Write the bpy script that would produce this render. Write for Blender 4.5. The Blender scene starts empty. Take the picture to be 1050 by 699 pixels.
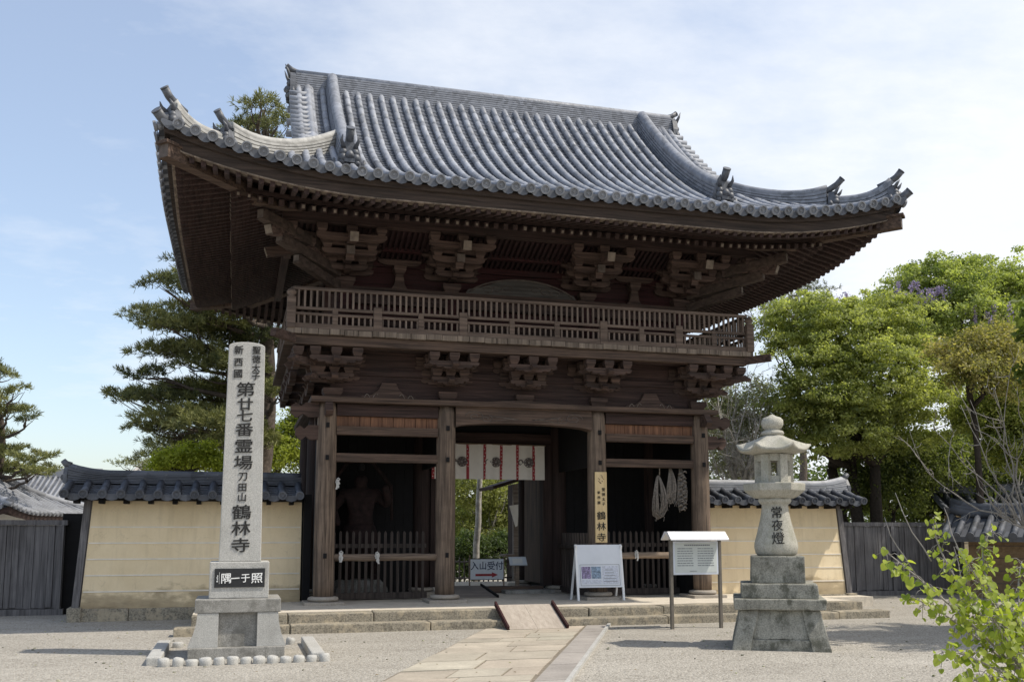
import bpy, bmesh, math, random
import numpy as np
from mathutils import Vector, Matrix
R = math.radians
random.seed(7)
rng = np.random.default_rng(7)
scene = bpy.context.scene
col = scene.collection

# ------------------------------------------------------------------ camera
cam_data = bpy.data.cameras.new("camera")
cam = bpy.data.objects.new("camera", cam_data)
col.objects.link(cam)
YAW, PIT, FPX, SY = .272, .124, 1009.8, 69.0
cam.location = (-5.383, -18.51, 1.604)
fw = Vector((math.sin(YAW)*math.cos(PIT), math.cos(YAW)*math.cos(PIT), math.sin(PIT)))
rt = Vector((math.cos(YAW), -math.sin(YAW), 0))
up = rt.cross(fw)
cam.rotation_euler = Matrix((rt, up, -fw)).transposed().to_euler()
cam_data.sensor_width = 36
cam_data.lens = FPX/1050*36
cam_data.shift_y = SY/1050
cam_data.clip_start = .1
cam_data.clip_end = 3000
scene.camera = cam

# ------------------------------------------------------------------ light, sky, exposure
SUN_DIR = Vector((.63, -.28, 1.0)).normalized()
EXPOSURE = 0.48
SUN_STRENGTH = 3.05
SKY_STRENGTH = .145
sun_data = bpy.data.lights.new("sun", 'SUN')
sun_data.energy = SUN_STRENGTH
sun_data.angle = R(.9)
sun_data.color = (1, .93, .82)
sun = bpy.data.objects.new("sun", sun_data)
sun.rotation_euler = (-SUN_DIR).to_track_quat('-Z', 'Y').to_euler()
sun.location = (20, -10, 40)
col.objects.link(sun)

world = bpy.data.worlds.new("World")
scene.world = world
world.use_nodes = True
wt = world.node_tree
wt.nodes.clear()
def wn(t, **k):
    n = wt.nodes.new(t)
    for a, b in k.items(): setattr(n, a, b)
    return n
sky = wn('ShaderNodeTexSky', sky_type='NISHITA', sun_disc=False, altitude=50, air_density=1.1, dust_density=1.6, ozone_density=1.6)
sky.sun_elevation = math.asin(SUN_DIR.z)
sky.sun_rotation = math.atan2(SUN_DIR.x, SUN_DIR.y)
bg = wn('ShaderNodeBackground')
bg.inputs['Strength'].default_value = SKY_STRENGTH
out = wn('ShaderNodeOutputWorld')
tc = wn('ShaderNodeTexCoord')
sep = wn('ShaderNodeSeparateXYZ')
wt.links.new(tc.outputs['Generated'], sep.inputs[0])
def wm(op, a, b=None, clamp=False):
    n = wn('ShaderNodeMath', operation=op, use_clamp=clamp)
    for i, v in enumerate((a, b)):
        if v is None: continue
        if isinstance(v, (int, float)): n.inputs[i].default_value = v
        else: wt.links.new(v, n.inputs[i])
    return n.outputs[0]
den = wm('ADD', wm('MAXIMUM', sep.outputs[2], 0.0), .16)
cu = wm('DIVIDE', sep.outputs[0], den); cv = wm('DIVIDE', sep.outputs[1], den)
comb = wn('ShaderNodeCombineXYZ')
wt.links.new(cu, comb.inputs[0]); wt.links.new(cv, comb.inputs[1])
mp = wn('ShaderNodeMapping')
mp.inputs['Rotation'].default_value = (0, 0, R(25)); mp.inputs['Scale'].default_value = (.8, 1.1, 1); mp.inputs['Location'].default_value = (3.1, .7, 0)
wt.links.new(comb.outputs[0], mp.inputs[0])
nz = wn('ShaderNodeTexNoise'); nz.inputs['Scale'].default_value = .85; nz.inputs['Detail'].default_value = 9; nz.inputs['Roughness'].default_value = .55; nz.inputs['Distortion'].default_value = .15
wt.links.new(mp.outputs[0], nz.inputs['Vector'])
nz2 = wn('ShaderNodeTexNoise'); nz2.inputs['Scale'].default_value = 5.5; nz2.inputs['Detail'].default_value = 7; nz2.inputs['Roughness'].default_value = .62
wt.links.new(mp.outputs[0], nz2.inputs['Vector'])
# thin cloud is thicker towards the sun's side (east)
side = wm('ADD', wm('MULTIPLY', sep.outputs[0], 1.25), wm('MULTIPLY', sep.outputs[1], -.16))
cl = wm('ADD', wm('ADD', wm('MULTIPLY', wm('SUBTRACT', nz.outputs[0], .5), 2.3), wm('MULTIPLY', wm('SUBTRACT', nz2.outputs[0], .5), .85)), wm('ADD', side, .42))
lowhaze = wm('MULTIPLY', wm('SUBTRACT', .34, sep.outputs[2], True), .3)
mask = wm('ADD', wm('MULTIPLY', cl, .86, True), lowhaze, True)
mask = wm('MAXIMUM', wm('MINIMUM', mask, .96), .2)
mix = wn('ShaderNodeMix', data_type='RGBA')
wt.links.new(mask, mix.inputs[0])
wt.links.new(sky.outputs[0], mix.inputs[6])
mix.inputs[7].default_value = (5.0, 5.15, 5.4, 1)
wt.links.new(mix.outputs[2], bg.inputs['Color'])
wt.links.new(bg.outputs[0], out.inputs[0])

vs = scene.view_settings
vs.view_transform = 'Standard'; vs.look = 'None'; vs.gamma = 1; vs.use_curve_mapping = False
vs.exposure = EXPOSURE
scene.cycles.max_bounces = 6
scene.cycles.diffuse_bounces = 4
scene.cycles.transparent_max_bounces = 6

# ------------------------------------------------------------------ materials
def newmat(name):
    m = bpy.data.materials.new(name); m.use_nodes = True
    nt = m.node_tree
    return m, nt, nt.nodes['Principled BSDF']
def node(nt, t, **k):
    n = nt.nodes.new(t)
    for a, b in k.items(): setattr(n, a, b)
    return n
def coords(nt, scale=(1,1,1), kind='Object'):
    t = node(nt, 'ShaderNodeTexCoord'); m = node(nt, 'ShaderNodeMapping')
    m.inputs['Scale'].default_value = scale
    nt.links.new(t.outputs[kind], m.inputs[0])
    return m.outputs[0]
def noise(nt, vec, scale, detail=4, rough=.55, dist=0):
    n = node(nt, 'ShaderNodeTexNoise')
    n.inputs['Scale'].default_value = scale; n.inputs['Detail'].default_value = detail
    n.inputs['Roughness'].default_value = rough; n.inputs['Distortion'].default_value = dist
    if vec is not None: nt.links.new(vec, n.inputs['Vector'])
    return n.outputs[0]
def ramp(nt, fac, stops):
    r = node(nt, 'ShaderNodeValToRGB')
    e = r.color_ramp.elements
    while len(e) < len(stops): e.new(.5)
    for i, (p, c) in enumerate(stops):
        e[i].position = p; e[i].color = (c[0], c[1], c[2], 1) if not isinstance(c, (int, float)) else (c, c, c, 1)
    nt.links.new(fac, r.inputs[0])
    return r.outputs[0]
def mixc(nt, fac, a, b, blend='MIX'):
    m = node(nt, 'ShaderNodeMix', data_type='RGBA', blend_type=blend)
    for s, v in ((0, fac), (6, a), (7, b)):
        if isinstance(v, (int, float)): m.inputs[s].default_value = v
        elif isinstance(v, (tuple, list)): m.inputs[s].default_value = (*v[:3], 1)
        else: nt.links.new(v, m.inputs[s])
    return m.outputs[2]
def mth(nt, op, a, b=None, clamp=False):
    n = node(nt, 'ShaderNodeMath', operation=op, use_clamp=clamp)
    for i, v in enumerate((a, b)):
        if v is None: continue
        if isinstance(v, (int, float)): n.inputs[i].default_value = v
        else: nt.links.new(v, n.inputs[i])
    return n.outputs[0]
def bump(nt, b, h, strength=.3, dist=.02):
    n = node(nt, 'ShaderNodeBump'); n.inputs['Strength'].default_value = strength; n.inputs['Distance'].default_value = dist
    nt.links.new(h, n.inputs['Height']); nt.links.new(n.outputs[0], b.inputs['Normal'])

def wood(name, c1, c2, axis='z', rough=.8, streak=1.0, blotch=(.03,.025,.022), blot=.35):
    m, nt, b = newmat(name)
    s = {'x': (.6, 14, 14), 'y': (14, .6, 14), 'z': (14, 14, .6)}[axis]
    v = coords(nt, s)
    n1 = noise(nt, v, 1.6*streak, 6, .65, .6)
    c = ramp(nt, n1, [(.3, c1), (.68, c2)])
    n2 = noise(nt, coords(nt), 1.3, 5, .6)
    c = mixc(nt, ramp(nt, n2, [(.45, 0), (.7, blot)]), c, blotch)
    nt.links.new(c, b.inputs['Base Color'])
    b.inputs['Roughness'].default_value = rough
    b.inputs['Specular IOR Level'].default_value = .3
    bump(nt, b, n1, .45, .012)
    return m
def plain(name, c, rough=.7, var=.15, scale=6, metal=0, spec=.4, bmp=0):
    m, nt, b = newmat(name)
    n = noise(nt, coords(nt), scale, 5, .6)
    lo = tuple(x*(1-var) for x in c); hi = tuple(min(1, x*(1+var)) for x in c)
    nt.links.new(ramp(nt, n, [(.3, lo), (.7, hi)]), b.inputs['Base Color'])
    b.inputs['Roughness'].default_value = rough; b.inputs['Metallic'].default_value = metal
    b.inputs['Specular IOR Level'].default_value = spec
    if bmp: bump(nt, b, n, bmp, .01)
    return m
def stone(name, c, speck=.35, lichen=None, lich=.5, rough=.88, scale=70, dark=(.05,.05,.042), stain=.35):
    m, nt, b = newmat(name)
    v = coords(nt)
    n1 = noise(nt, v, scale, 3, .7)
    lo = tuple(x*(1-speck) for x in c); hi = tuple(x*(1+speck*.7) for x in c)
    base = ramp(nt, n1, [(.35, lo), (.5, c), (.66, hi)])
    n2 = noise(nt, v, 2.2, 7, .65)
    base = mixc(nt, ramp(nt, n2, [(.48, 0), (.72, stain)]), base, dark)
    n3 = noise(nt, v, 9, 6, .7)
    base = mixc(nt, ramp(nt, n3, [(.55, 0), (.72, stain*.7)]), base, dark)
    sk = noise(nt, coords(nt, (7, 7, .45)), 1.5, 6, .65)
    base = mixc(nt, ramp(nt, sk, [(.52, 0), (.74, stain*.8)]), base, dark)
    if lichen:
        n4 = noise(nt, coords(nt, (1.3,1.3,1)), 3.4, 8, .72)
        base = mixc(nt, ramp(nt, n4, [(.5, 0), (.6, lich)]), base, lichen)
    nt.links.new(base, b.inputs['Base Color'])
    b.inputs['Roughness'].default_value = rough; b.inputs['Specular IOR Level'].default_value = .25
    bump(nt, b, mth(nt, 'ADD', n1, mth(nt, 'MULTIPLY', n3, 1.6)), .35, .012)
    return m
def leafmat(name, trans=.35, rough=.55):
    m, nt, b = newmat(name)
    a = node(nt, 'ShaderNodeAttribute'); a.attribute_name = 'tint'
    nt.links.new(a.outputs['Color'], b.inputs['Base Color'])
    b.inputs['Roughness'].default_value = rough
    b.inputs['Specular IOR Level'].default_value = .3
    t = node(nt, 'ShaderNodeBsdfTranslucent')
    g = node(nt, 'ShaderNodeMix', data_type='RGBA', blend_type='MULTIPLY'); g.inputs[0].default_value = 1
    nt.links.new(a.outputs['Color'], g.inputs[6]); g.inputs[7].default_value = (1.25, 1.3, .6, 1)
    nt.links.new(g.outputs[2], t.inputs[0])
    mx = node(nt, 'ShaderNodeMixShader'); mx.inputs[0].default_value = trans
    o = nt.nodes['Material Output']
    nt.links.new(b.outputs[0], mx.inputs[1]); nt.links.new(t.outputs[0], mx.inputs[2]); nt.links.new(mx.outputs[0], o.inputs[0])
    return m

def tilemat(name, c, var=.3, rough=.42, cell=3.4):
    """fired clay tiles: every tile its own tone, dusty, streaked and spotted with lichen"""
    m, nt, b = newmat(name)
    v = coords(nt)
    vo = node(nt, 'ShaderNodeTexVoronoi'); vo.inputs['Scale'].default_value = cell
    nt.links.new(v, vo.inputs['Vector'])
    bw = node(nt, 'ShaderNodeRGBToBW'); nt.links.new(vo.outputs['Color'], bw.inputs[0])
    n2 = noise(nt, v, 14, 6, .7); n3 = noise(nt, v, 1.1, 6, .6)
    f = mth(nt, 'ADD', mth(nt, 'MULTIPLY', bw.outputs[0], .55), mth(nt, 'ADD', mth(nt, 'MULTIPLY', n2, .35), mth(nt, 'MULTIPLY', n3, .45)))
    lo = tuple(x*(1-var) for x in c); hi = tuple(x*(1+var) for x in c)
    base = ramp(nt, f, [(.38, lo), (.64, c), (.95, hi)])
    base = mixc(nt, ramp(nt, noise(nt, v, 5, 8, .75), [(.58, 0), (.72, .5)]), base, tuple(x*.45 for x in c))
    base = mixc(nt, ramp(nt, noise(nt, coords(nt, (1.1,1,.9)), 8, 8, .78), [(.62, 0), (.7, .6)]), base, (.34,.325,.28))
    nt.links.new(base, b.inputs['Base Color'])
    nt.links.new(ramp(nt, n2, [(.3, rough-.05), (.7, min(1, rough+.3))]), b.inputs['Roughness'])
    b.inputs['Specular IOR Level'].default_value = .5
    bump(nt, b, mth(nt, 'ADD', n2, mth(nt, 'MULTIPLY', bw.outputs[0], .6)), .35, .012)
    return m

M = {}
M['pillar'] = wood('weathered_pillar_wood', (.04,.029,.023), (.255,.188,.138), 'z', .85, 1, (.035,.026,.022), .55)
M['beam'] = wood('weathered_beam_wood', (.022,.015,.012), (.15,.1,.074), 'x', .85)
M['beam_y'] = wood('weathered_cross_beam_wood', (.02,.0145,.0125), (.105,.072,.056), 'y', .85)
M['grey_beam'] = wood('bleached_beam_wood', (.12,.1,.085), (.3,.26,.225), 'x', .9)
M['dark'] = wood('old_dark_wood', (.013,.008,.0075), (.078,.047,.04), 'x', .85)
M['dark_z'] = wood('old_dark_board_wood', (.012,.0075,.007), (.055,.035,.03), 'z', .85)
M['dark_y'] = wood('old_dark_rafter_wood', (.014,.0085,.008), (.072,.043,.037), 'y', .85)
M['red_dark'] = wood('faded_red_wood', (.017,.005,.006), (.062,.02,.02), 'x', .85)
M['bracket'] = wood('bracket_wood', (.012,.008,.007), (.125,.08,.063), 'x', .85, .7)
M['endgrain'] = plain('pale_end_grain', (.19,.155,.125), .85, .35, 9)
M['endgrain_dim'] = plain('dull_end_grain', (.11,.088,.075), .85, .35, 9)  # darker tone of the pale end grain
M['corner_beam'] = wood('worn_corner_beam_wood', (.022,.015,.013), (.105,.074,.058), 'x', .85, .5)
M['cove'] = wood('dark_cove_wood', (.012,.006,.0065), (.042,.02,.02), 'y', .85)  # reddish brown, darker than the other eave timber
M['pillar_x'] = wood('weathered_rail_wood', (.05,.036,.028), (.24,.18,.135), 'x', .85)
M['strut_grey'] = wood('grey_carved_strut', (.045,.041,.037), (.135,.122,.11), 'x', .9)
M['bracket_up'] = wood('worn_upper_bracket_wood', (.014,.0085,.008), (.15,.098,.078), 'x', .85, .7)
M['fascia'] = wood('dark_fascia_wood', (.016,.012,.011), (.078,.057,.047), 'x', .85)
M['frieze'] = wood('orange_frieze_wood', (.07,.032,.02), (.27,.135,.075), 'z', .8, 1.3)
M['rail'] = wood('railing_wood', (.05,.036,.03), (.215,.158,.125), 'x', .85)
M['slat'] = wood('railing_slat_wood', (.07,.053,.044), (.275,.21,.17), 'z', .85)
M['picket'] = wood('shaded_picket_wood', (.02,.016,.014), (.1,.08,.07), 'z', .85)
M['floor_end'] = wood('floor_board_ends', (.07,.054,.043), (.30,.24,.19), 'z', .9, .5)
M['log'] = wood('worn_pale_rail_wood', (.12,.085,.06), (.34,.26,.19), 'x', .8)
M['greygate'] = wood('silvery_gate_boards', (.07,.067,.07), (.215,.205,.205), 'z', .9)
M['ramp'] = wood('pale_ramp_boards', (.34,.29,.24), (.47,.41,.345), 'y', .85, .8, (.2,.17,.14), .3)
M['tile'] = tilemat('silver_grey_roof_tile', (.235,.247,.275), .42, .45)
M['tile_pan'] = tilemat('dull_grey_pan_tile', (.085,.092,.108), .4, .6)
M['tile_pale'] = tilemat('pale_ridge_tile', (.36,.352,.33), .25, .6, 11)
M['tile_ridge'] = tilemat('grey_ridge_tile', (.2,.211,.238), .35, .5, 11)
M['tile_end'] = tilemat('grey_eave_end_tile', (.2,.207,.225), .35, .55)
M['tile_dark'] = tilemat('blue_black_roof_tile', (.075,.081,.096), .5, .55)
M['tile_light'] = tilemat('light_grey_wall_tile', (.34,.345,.36), .25, .5)
M['oni'] = plain('dark_ornament_tile', (.085,.09,.102), .5, .4, 12, 0, .5, .3)
M['granite'] = stone('pale_granite', (.45,.44,.41), .28, None, .5, .85, 90, (.16,.155,.14), .3)
M['granite_dark'] = stone('stained_granite', (.31,.3,.275), .35, (.12,.115,.10), .55, .9, 80, (.06,.058,.05), .5)
M['mossy'] = stone('mossy_lantern_stone', (.30,.29,.245), .35, (.08,.08,.06), .8, .92, 60, (.05,.048,.04), .6)
M['lantern'] = stone('sandy_lantern_stone', (.42,.40,.34), .26, (.27,.265,.205), .55, .92, 60, (.13,.13,.105), .4)
M['basestone'] = stone('pillar_base_stone', (.36,.32,.27), .2, None, .5, .9, 60, (.14,.12,.1), .3)
M['stepstone'] = stone('rough_step_stone', (.28,.25,.195), .5, (.46,.39,.28), .7, .95, 38, (.05,.045,.035), .55)
M['platform'] = stone('dusty_platform_floor', (.62,.555,.455), .12, None, .5, .95, 45, (.25,.22,.18), .35)
M['black_stone'] = plain('polished_black_stone', (.02,.021,.023), .3, .2, 30)
M['ink'] = plain('black_painted_characters', (.022,.021,.02), .8, .3, 40)
M['white_ink'] = plain('white_engraved_characters', (.8,.8,.78), .7, .08, 40)
M['cream_board'] = wood('new_cypress_board', (.55,.4,.2), (.72,.56,.32), 'z', .7, .8, (.5,.37,.2), .2)
M['white'] = plain('white_paint', (.78,.79,.8), .5, .05, 5)
M['cool_white'] = plain('white_panel', (.66,.69,.74), .4, .04, 5)
M['metal_post'] = plain('dull_bronze_post', (.17,.15,.125), .5, .2, 8, .3)
M['steel'] = plain('brushed_steel_roof', (.74,.74,.76), .35, .05, 8, .25)
M['glass_panel'] = plain('pale_notice_panel', (.58,.61,.58), .25, .05, 5)
M['paper'] = plain('paper', (.75,.75,.72), .8, .06, 6)
M['old_cloth'] = plain('grubby_white_cloth', (.42,.42,.41), .9, .2, 20)
M['door'] = wood('brown_door_boards', (.03,.02,.014), (.15,.098,.068), 'z', .8)
M['red'] = plain('red_paint', (.3,.022,.03), .6, .15, 20)
M['blue'] = plain('blue_lettering', (.02,.035,.085), .6, .1, 20)
M['sign_white'] = plain('sign_board_white', (.62,.66,.7), .5, .05, 5)
M['photo_a'] = plain('printed_photo_violet', (.24,.2,.33), .5, .8, 30)
M['photo_b'] = plain('printed_photo_teal', (.2,.27,.36), .5, .8, 30)
M['photo_c'] = plain('printed_map_pale', (.55,.58,.66), .5, .25, 40)
M['text_grey'] = plain('small_grey_print', (.2,.21,.22), .7, .2, 30)
M['cloth'] = plain('white_curtain_cloth', (.72,.68,.62), .9, .06, 5)
M['crest'] = plain('grey_crest_print', (.16,.135,.13), .8, .2, 20)
M['straw'] = plain('old_straw_rope', (.17,.15,.13), .95, .45, 30)
M['black'] = plain('near_black', (.007,.0065,.007), .9, .2, 6)  # plain near-black for inner walls, ceiling, pegs and fittings
M['statue'] = plain('flaked_red_lacquer', (.017,.008,.007), .9, .7, 9)
M['bark'] = plain('dark_bark', (.045,.037,.03), .95, .4, 14, 0, .2, .8)
M['pine_bark'] = plain('grey_pine_bark', (.10,.08,.065), .95, .45, 12, 0, .2, .8)
M['pale_bark'] = plain('pale_bare_bark', (.27,.25,.225), .9, .3, 20)
M['trunk_grey'] = plain('mottled_grey_bark', (.42,.395,.355), .9, .4, 7)
M['leaf'] = leafmat('green_leaves', .52)
M['needle'] = leafmat('pine_needles', .15, .6)
M['flower'] = leafmat('wisteria_petals', .3)
M['heart'] = leafmat('heart_leaves', .5, .4)

def plaster():
    m, nt, b = newmat('cream_plaster')
    v = coords(nt)
    n1 = noise(nt, v, 1.6, 6, .6); n2 = noise(nt, v, 30, 4, .6)
    c = ramp(nt, mth(nt, 'ADD', mth(nt, 'MULTIPLY', n1, .8), mth(nt, 'MULTIPLY', n2, .2)), [(.35, (.725,.59,.38)), (.65, (.81,.675,.46))])
    t = node(nt, 'ShaderNodeTexCoord'); s = node(nt, 'ShaderNodeSeparateXYZ'); nt.links.new(t.outputs['Object'], s.inputs[0])
    # damp stain that climbs from the foot of the wall, with its own ragged outline
    n3 = noise(nt, coords(nt, (.55, 1, 1)), 1.7, 7, .62)
    h = mth(nt, 'ADD', mth(nt, 'SUBTRACT', .53, s.outputs[2]), mth(nt, 'MULTIPLY', mth(nt, 'SUBTRACT', n3, .46), 1.7))
    st = ramp(nt, h, [(0, 0), (.14, .62), (.5, .92)])
    n4 = noise(nt, coords(nt, (.6, 1, 2.2)), 3.5, 7, .7)
    c = mixc(nt, st, c, ramp(nt, n4, [(.35, (.17,.13,.08)), (.7, (.40,.31,.19))]))
    streak = noise(nt, coords(nt, (5, 5, .5)), 1.8, 5, .6)
    c = mixc(nt, ramp(nt, streak, [(.5, 0), (.75, .3)]), c, (.46,.36,.22))
    c = mixc(nt, ramp(nt, noise(nt, v, 4.5, 8, .75), [(.58, 0), (.68, .22)]), c, (.5,.4,.26))
    cr = node(nt, 'ShaderNodeTexVoronoi', feature='DISTANCE_TO_EDGE'); cr.inputs['Scale'].default_value = .9
    wv_ = node(nt, 'ShaderNodeVectorMath', operation='ADD'); nt.links.new(v, wv_.inputs[0])
    nzc = node(nt, 'ShaderNodeTexNoise'); nzc.inputs['Scale'].default_value = 2.5; nzc.inputs['Detail'].default_value = 6; nt.links.new(v, nzc.inputs['Vector'])
    nt.links.new(nzc.outputs['Color'], wv_.inputs[1]); nt.links.new(wv_.outputs[0], cr.inputs['Vector'])
    c = mixc(nt, ramp(nt, cr.outputs['Distance'], [(0, .25), (.005, 0)]), c, (.3,.235,.15))
    nt.links.new(c, b.inputs['Base Color']); b.inputs['Roughness'].default_value = .92
    b.inputs['Specular IOR Level'].default_value = .2
    bump(nt, b, n2, .1, .005)
    return m
M['plaster'] = plaster()
M['groove'] = plain('white_wall_stripe', (.74,.68,.58), .9, .1, 6)
M['tan_plaster'] = wood('brown_earth_wall', (.19,.125,.07), (.30,.215,.13), 'x', .95, .6)
def gravelmat():
    m, nt, b = newmat('pale_gravel')
    v = coords(nt)
    vo = node(nt, 'ShaderNodeTexVoronoi'); vo.inputs['Scale'].default_value = 42
    nt.links.new(v, vo.inputs['Vector'])
    bw = node(nt, 'ShaderNodeRGBToBW'); nt.links.new(vo.outputs['Color'], bw.inputs[0])
    n1 = noise(nt, v, 22, 4, .7); n2 = noise(nt, coords(nt, (.5,1.4,1)), 1.1, 6, .6); n3 = noise(nt, v, .22, 4, .5)
    f = mth(nt, 'ADD', mth(nt, 'MULTIPLY', bw.outputs[0], .45), mth(nt, 'ADD', mth(nt, 'MULTIPLY', n1, .35), mth(nt, 'MULTIPLY', n2, .3)))
    c = ramp(nt, f, [(.28, (.175,.158,.132)), (.52, (.36,.333,.287)), (.8, (.52,.485,.425))])
    c = mixc(nt, ramp(nt, n3, [(.4, 0), (.65, .35)]), c, (.3,.275,.235))
    c = mixc(nt, ramp(nt, noise(nt, coords(nt, (.8,1.6,1)), .7, 8, .7), [(.52, 0), (.66, .38)]), c, (.47,.44,.385))
    c = mixc(nt, ramp(nt, noise(nt, coords(nt, (.5,1.3,1)), 1.9, 8, .75), [(.57, 0), (.7, .4)]), c, (.2,.18,.15))
    c = mixc(nt, ramp(nt, noise(nt, v, 95, 2, .6), [(.66, 0), (.72, .7)]), c, (.1,.09,.075))
    nt.links.new(c, b.inputs['Base Color']); b.inputs['Roughness'].default_value = .95; b.inputs['Specular IOR Level'].default_value = .15
    bump(nt, b, mth(nt, 'ADD', mth(nt, 'MULTIPLY', vo.outputs['Distance'], -1), n1), .7, .02)
    return m
M['gravel'] = gravelmat()
def pavemat(name, c):
    m, nt, b = newmat(name)
    v = coords(nt)
    n1 = noise(nt, v, 34, 4, .7); n2 = noise(nt, v, 1.6, 7, .65)
    oi = node(nt, 'ShaderNodeAttribute'); oi.attribute_name = 'tint'
    base = ramp(nt, mth(nt, 'ADD', mth(nt, 'MULTIPLY', n1, .4), mth(nt, 'MULTIPLY', n2, .6)), [(.35, tuple(x*.72 for x in c)), (.65, tuple(x*1.15 for x in c))])
    base = mixc(nt, 1, base, oi.outputs['Color'], 'MULTIPLY')
    nt.links.new(base, b.inputs['Base Color']); b.inputs['Roughness'].default_value = .9; b.inputs['Specular IOR Level'].default_value = .2
    bump(nt, b, n1, .3, .01)
    return m
M['pave'] = pavemat('worn_paving_slabs', (.46,.41,.34))
M['soil'] = plain('dark_mortar_soil', (.2,.17,.13), .95, .3, 12)

# ------------------------------------------------------------------ mesh helpers
class MB:
    def __init__(s): s.v = []; s.f = []; s.sm = []; s.mi = []; s.tint = None; s.cur = 0
    def add(s, vs, fs, smooth=False):
        o = len(s.v); s.v += [tuple(p) for p in vs]
        for f in fs: s.f.append(tuple(i+o for i in f)); s.sm.append(smooth); s.mi.append(s.cur)
        return s
    def box(s, x0, x1, y0, y1, z0, z1):
        vs = [(x, y, z) for z in (z0, z1) for y in (y0, y1) for x in (x0, x1)]
        return s.add(vs, [(0,2,3,1), (4,5,7,6), (0,1,5,4), (2,6,7,3), (0,4,6,2), (1,3,7,5)])
    def frustum(s, cx, cy, z0, z1, w0, d0, w1, d1, rot=0, n=4):
        vs = []
        for z, w, d in ((z0, w0, d0), (z1, w1, d1)):
            for sx, sy in ((-1,-1), (1,-1), (1,1), (-1,1)):
                x, y = sx*w/2, sy*d/2
                vs.append((cx+x*math.cos(rot)-y*math.sin(rot), cy+x*math.sin(rot)+y*math.cos(rot), z))
        return s.add(vs, [(3,2,1,0), (4,5,6,7), (0,1,5,4), (1,2,6,5), (2,3,7,6), (3,0,4,7)])
    def bar(s, a, b, w, h, upv=(0,0,1)):
        a = Vector(a); b = Vector(b); d = (b-a).normalized(); u = Vector(upv)
        r = d.cross(u).normalized(); u = r.cross(d)
        vs = []
        for p in (a, b):
            for i, j in ((-1,-1), (1,-1), (1,1), (-1,1)): vs.append(p + r*(i*w/2) + u*(j*h/2))
        return s.add(vs, [(3,2,1,0), (4,5,6,7), (0,1,5,4), (1,2,6,5), (2,3,7,6), (3,0,4,7)])
    def prism(s, poly, origin, ux, uy, n, thick, smooth=False):
        """2-D polygon (ccw) in the frame ux, uy at origin, extruded by thick along n, centred"""
        o = Vector(origin); ux = Vector(ux); uy = Vector(uy); n = Vector(n)
        k = len(poly)
        vs = [o + ux*p[0] + uy*p[1] - n*(thick/2) for p in poly] + [o + ux*p[0] + uy*p[1] + n*(thick/2) for p in poly]
        fs = [tuple(range(k))[::-1], tuple(range(k, 2*k))] + [(i, (i+1) % k, (i+1) % k + k, i+k) for i in range(k)]
        return s.add(vs, fs, smooth)
    def tube(s, path, rad, seg=8, caps=True, smooth=True):
        P = [Vector(p) for p in path]
        if isinstance(rad, (int, float)): rad = [rad]*len(P)
        t0 = (P[1]-P[0]).normalized()
        r = t0.cross(Vector((0,0,1)))
        if r.length < 1e-3: r = t0.cross(Vector((1,0,0)))
        r.normalize(); vs = []
        for i, p in enumerate(P):
            t = (P[min(i+1, len(P)-1)] - P[max(i-1, 0)]).normalized()
            r = (r - t*r.dot(t)).normalized(); u = t.cross(r)
            for k in range(seg):
                a = 2*math.pi*k/seg
                vs.append(p + (r*math.cos(a) + u*math.sin(a))*rad[i])
        fs = [(i*seg+k, i*seg+(k+1) % seg, (i+1)*seg+(k+1) % seg, (i+1)*seg+k) for i in range(len(P)-1) for k in range(seg)]
        s.add(vs, fs, smooth)
        if caps:
            o = len(s.v)-len(vs)
            s.f.append(tuple(o+k for k in range(seg))[::-1]); s.sm.append(False); s.mi.append(s.cur)
            s.f.append(tuple(o+(len(P)-1)*seg+k for k in range(seg))); s.sm.append(False); s.mi.append(s.cur)
        return s
    def lathe(s, cx, cy, prof, seg=24, rot=0, smooth=True, sx=1, sy=1):
        vs = []
        for r, z in prof:
            for k in range(seg):
                a = 2*math.pi*k/seg + rot
                vs.append((cx+r*math.cos(a)*sx, cy+r*math.sin(a)*sy, z))
        n = len(prof)
        fs = [(i*seg+k, i*seg+(k+1) % seg, (i+1)*seg+(k+1) % seg, (i+1)*seg+k) for i in range(n-1) for k in range(seg)]
        s.add(vs, fs, smooth)
        o = len(s.v)-len(vs)
        s.f.append(tuple(o+k for k in range(seg))[::-1]); s.sm.append(False); s.mi.append(s.cur)
        s.f.append(tuple(o+(n-1)*seg+k for k in range(seg))); s.sm.append(False); s.mi.append(s.cur)
        return s
    def grid(s, pts, nu, nv, smooth=False):
        return s.add(pts, [(i*nv+j, (i+1)*nv+j, (i+1)*nv+j+1, i*nv+j+1) for i in range(nu-1) for j in range(nv-1)], smooth)
    def build(s, name, mat, parent=None, bevel=0):
        me = bpy.data.meshes.new(name)
        me.from_pydata(s.v, [], s.f)
        me.polygons.foreach_set('use_smooth', s.sm)
        for m in (mat if isinstance(mat, (list, tuple)) else [mat]): me.materials.append(m)
        me.polygons.foreach_set('material_index', s.mi)
        if bevel:
            bm = bmesh.new(); bm.from_mesh(me)
            es = [e for e in bm.edges if len(e.link_faces) == 2 and e.calc_face_angle(0) > R(35)]
            bmesh.ops.bevel(bm, geom=es, offset=bevel, segments=2, affect='EDGES', profile=.6)
            bm.to_mesh(me); bm.free()
        me.update()
        o = bpy.data.objects.new(name, me); col.objects.link(o)
        if parent is not None:
            o.parent = parent
            o.matrix_parent_inverse = Matrix.Translation(-parent.location) if parent.type == 'EMPTY' else Matrix()
        return o
def tag(o, label=None, cat=None, group=None, kind=None):
    if label: o['label'] = label
    if cat: o['category'] = cat
    if group: o['group'] = group
    if kind: o['kind'] = kind
    return o
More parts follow.
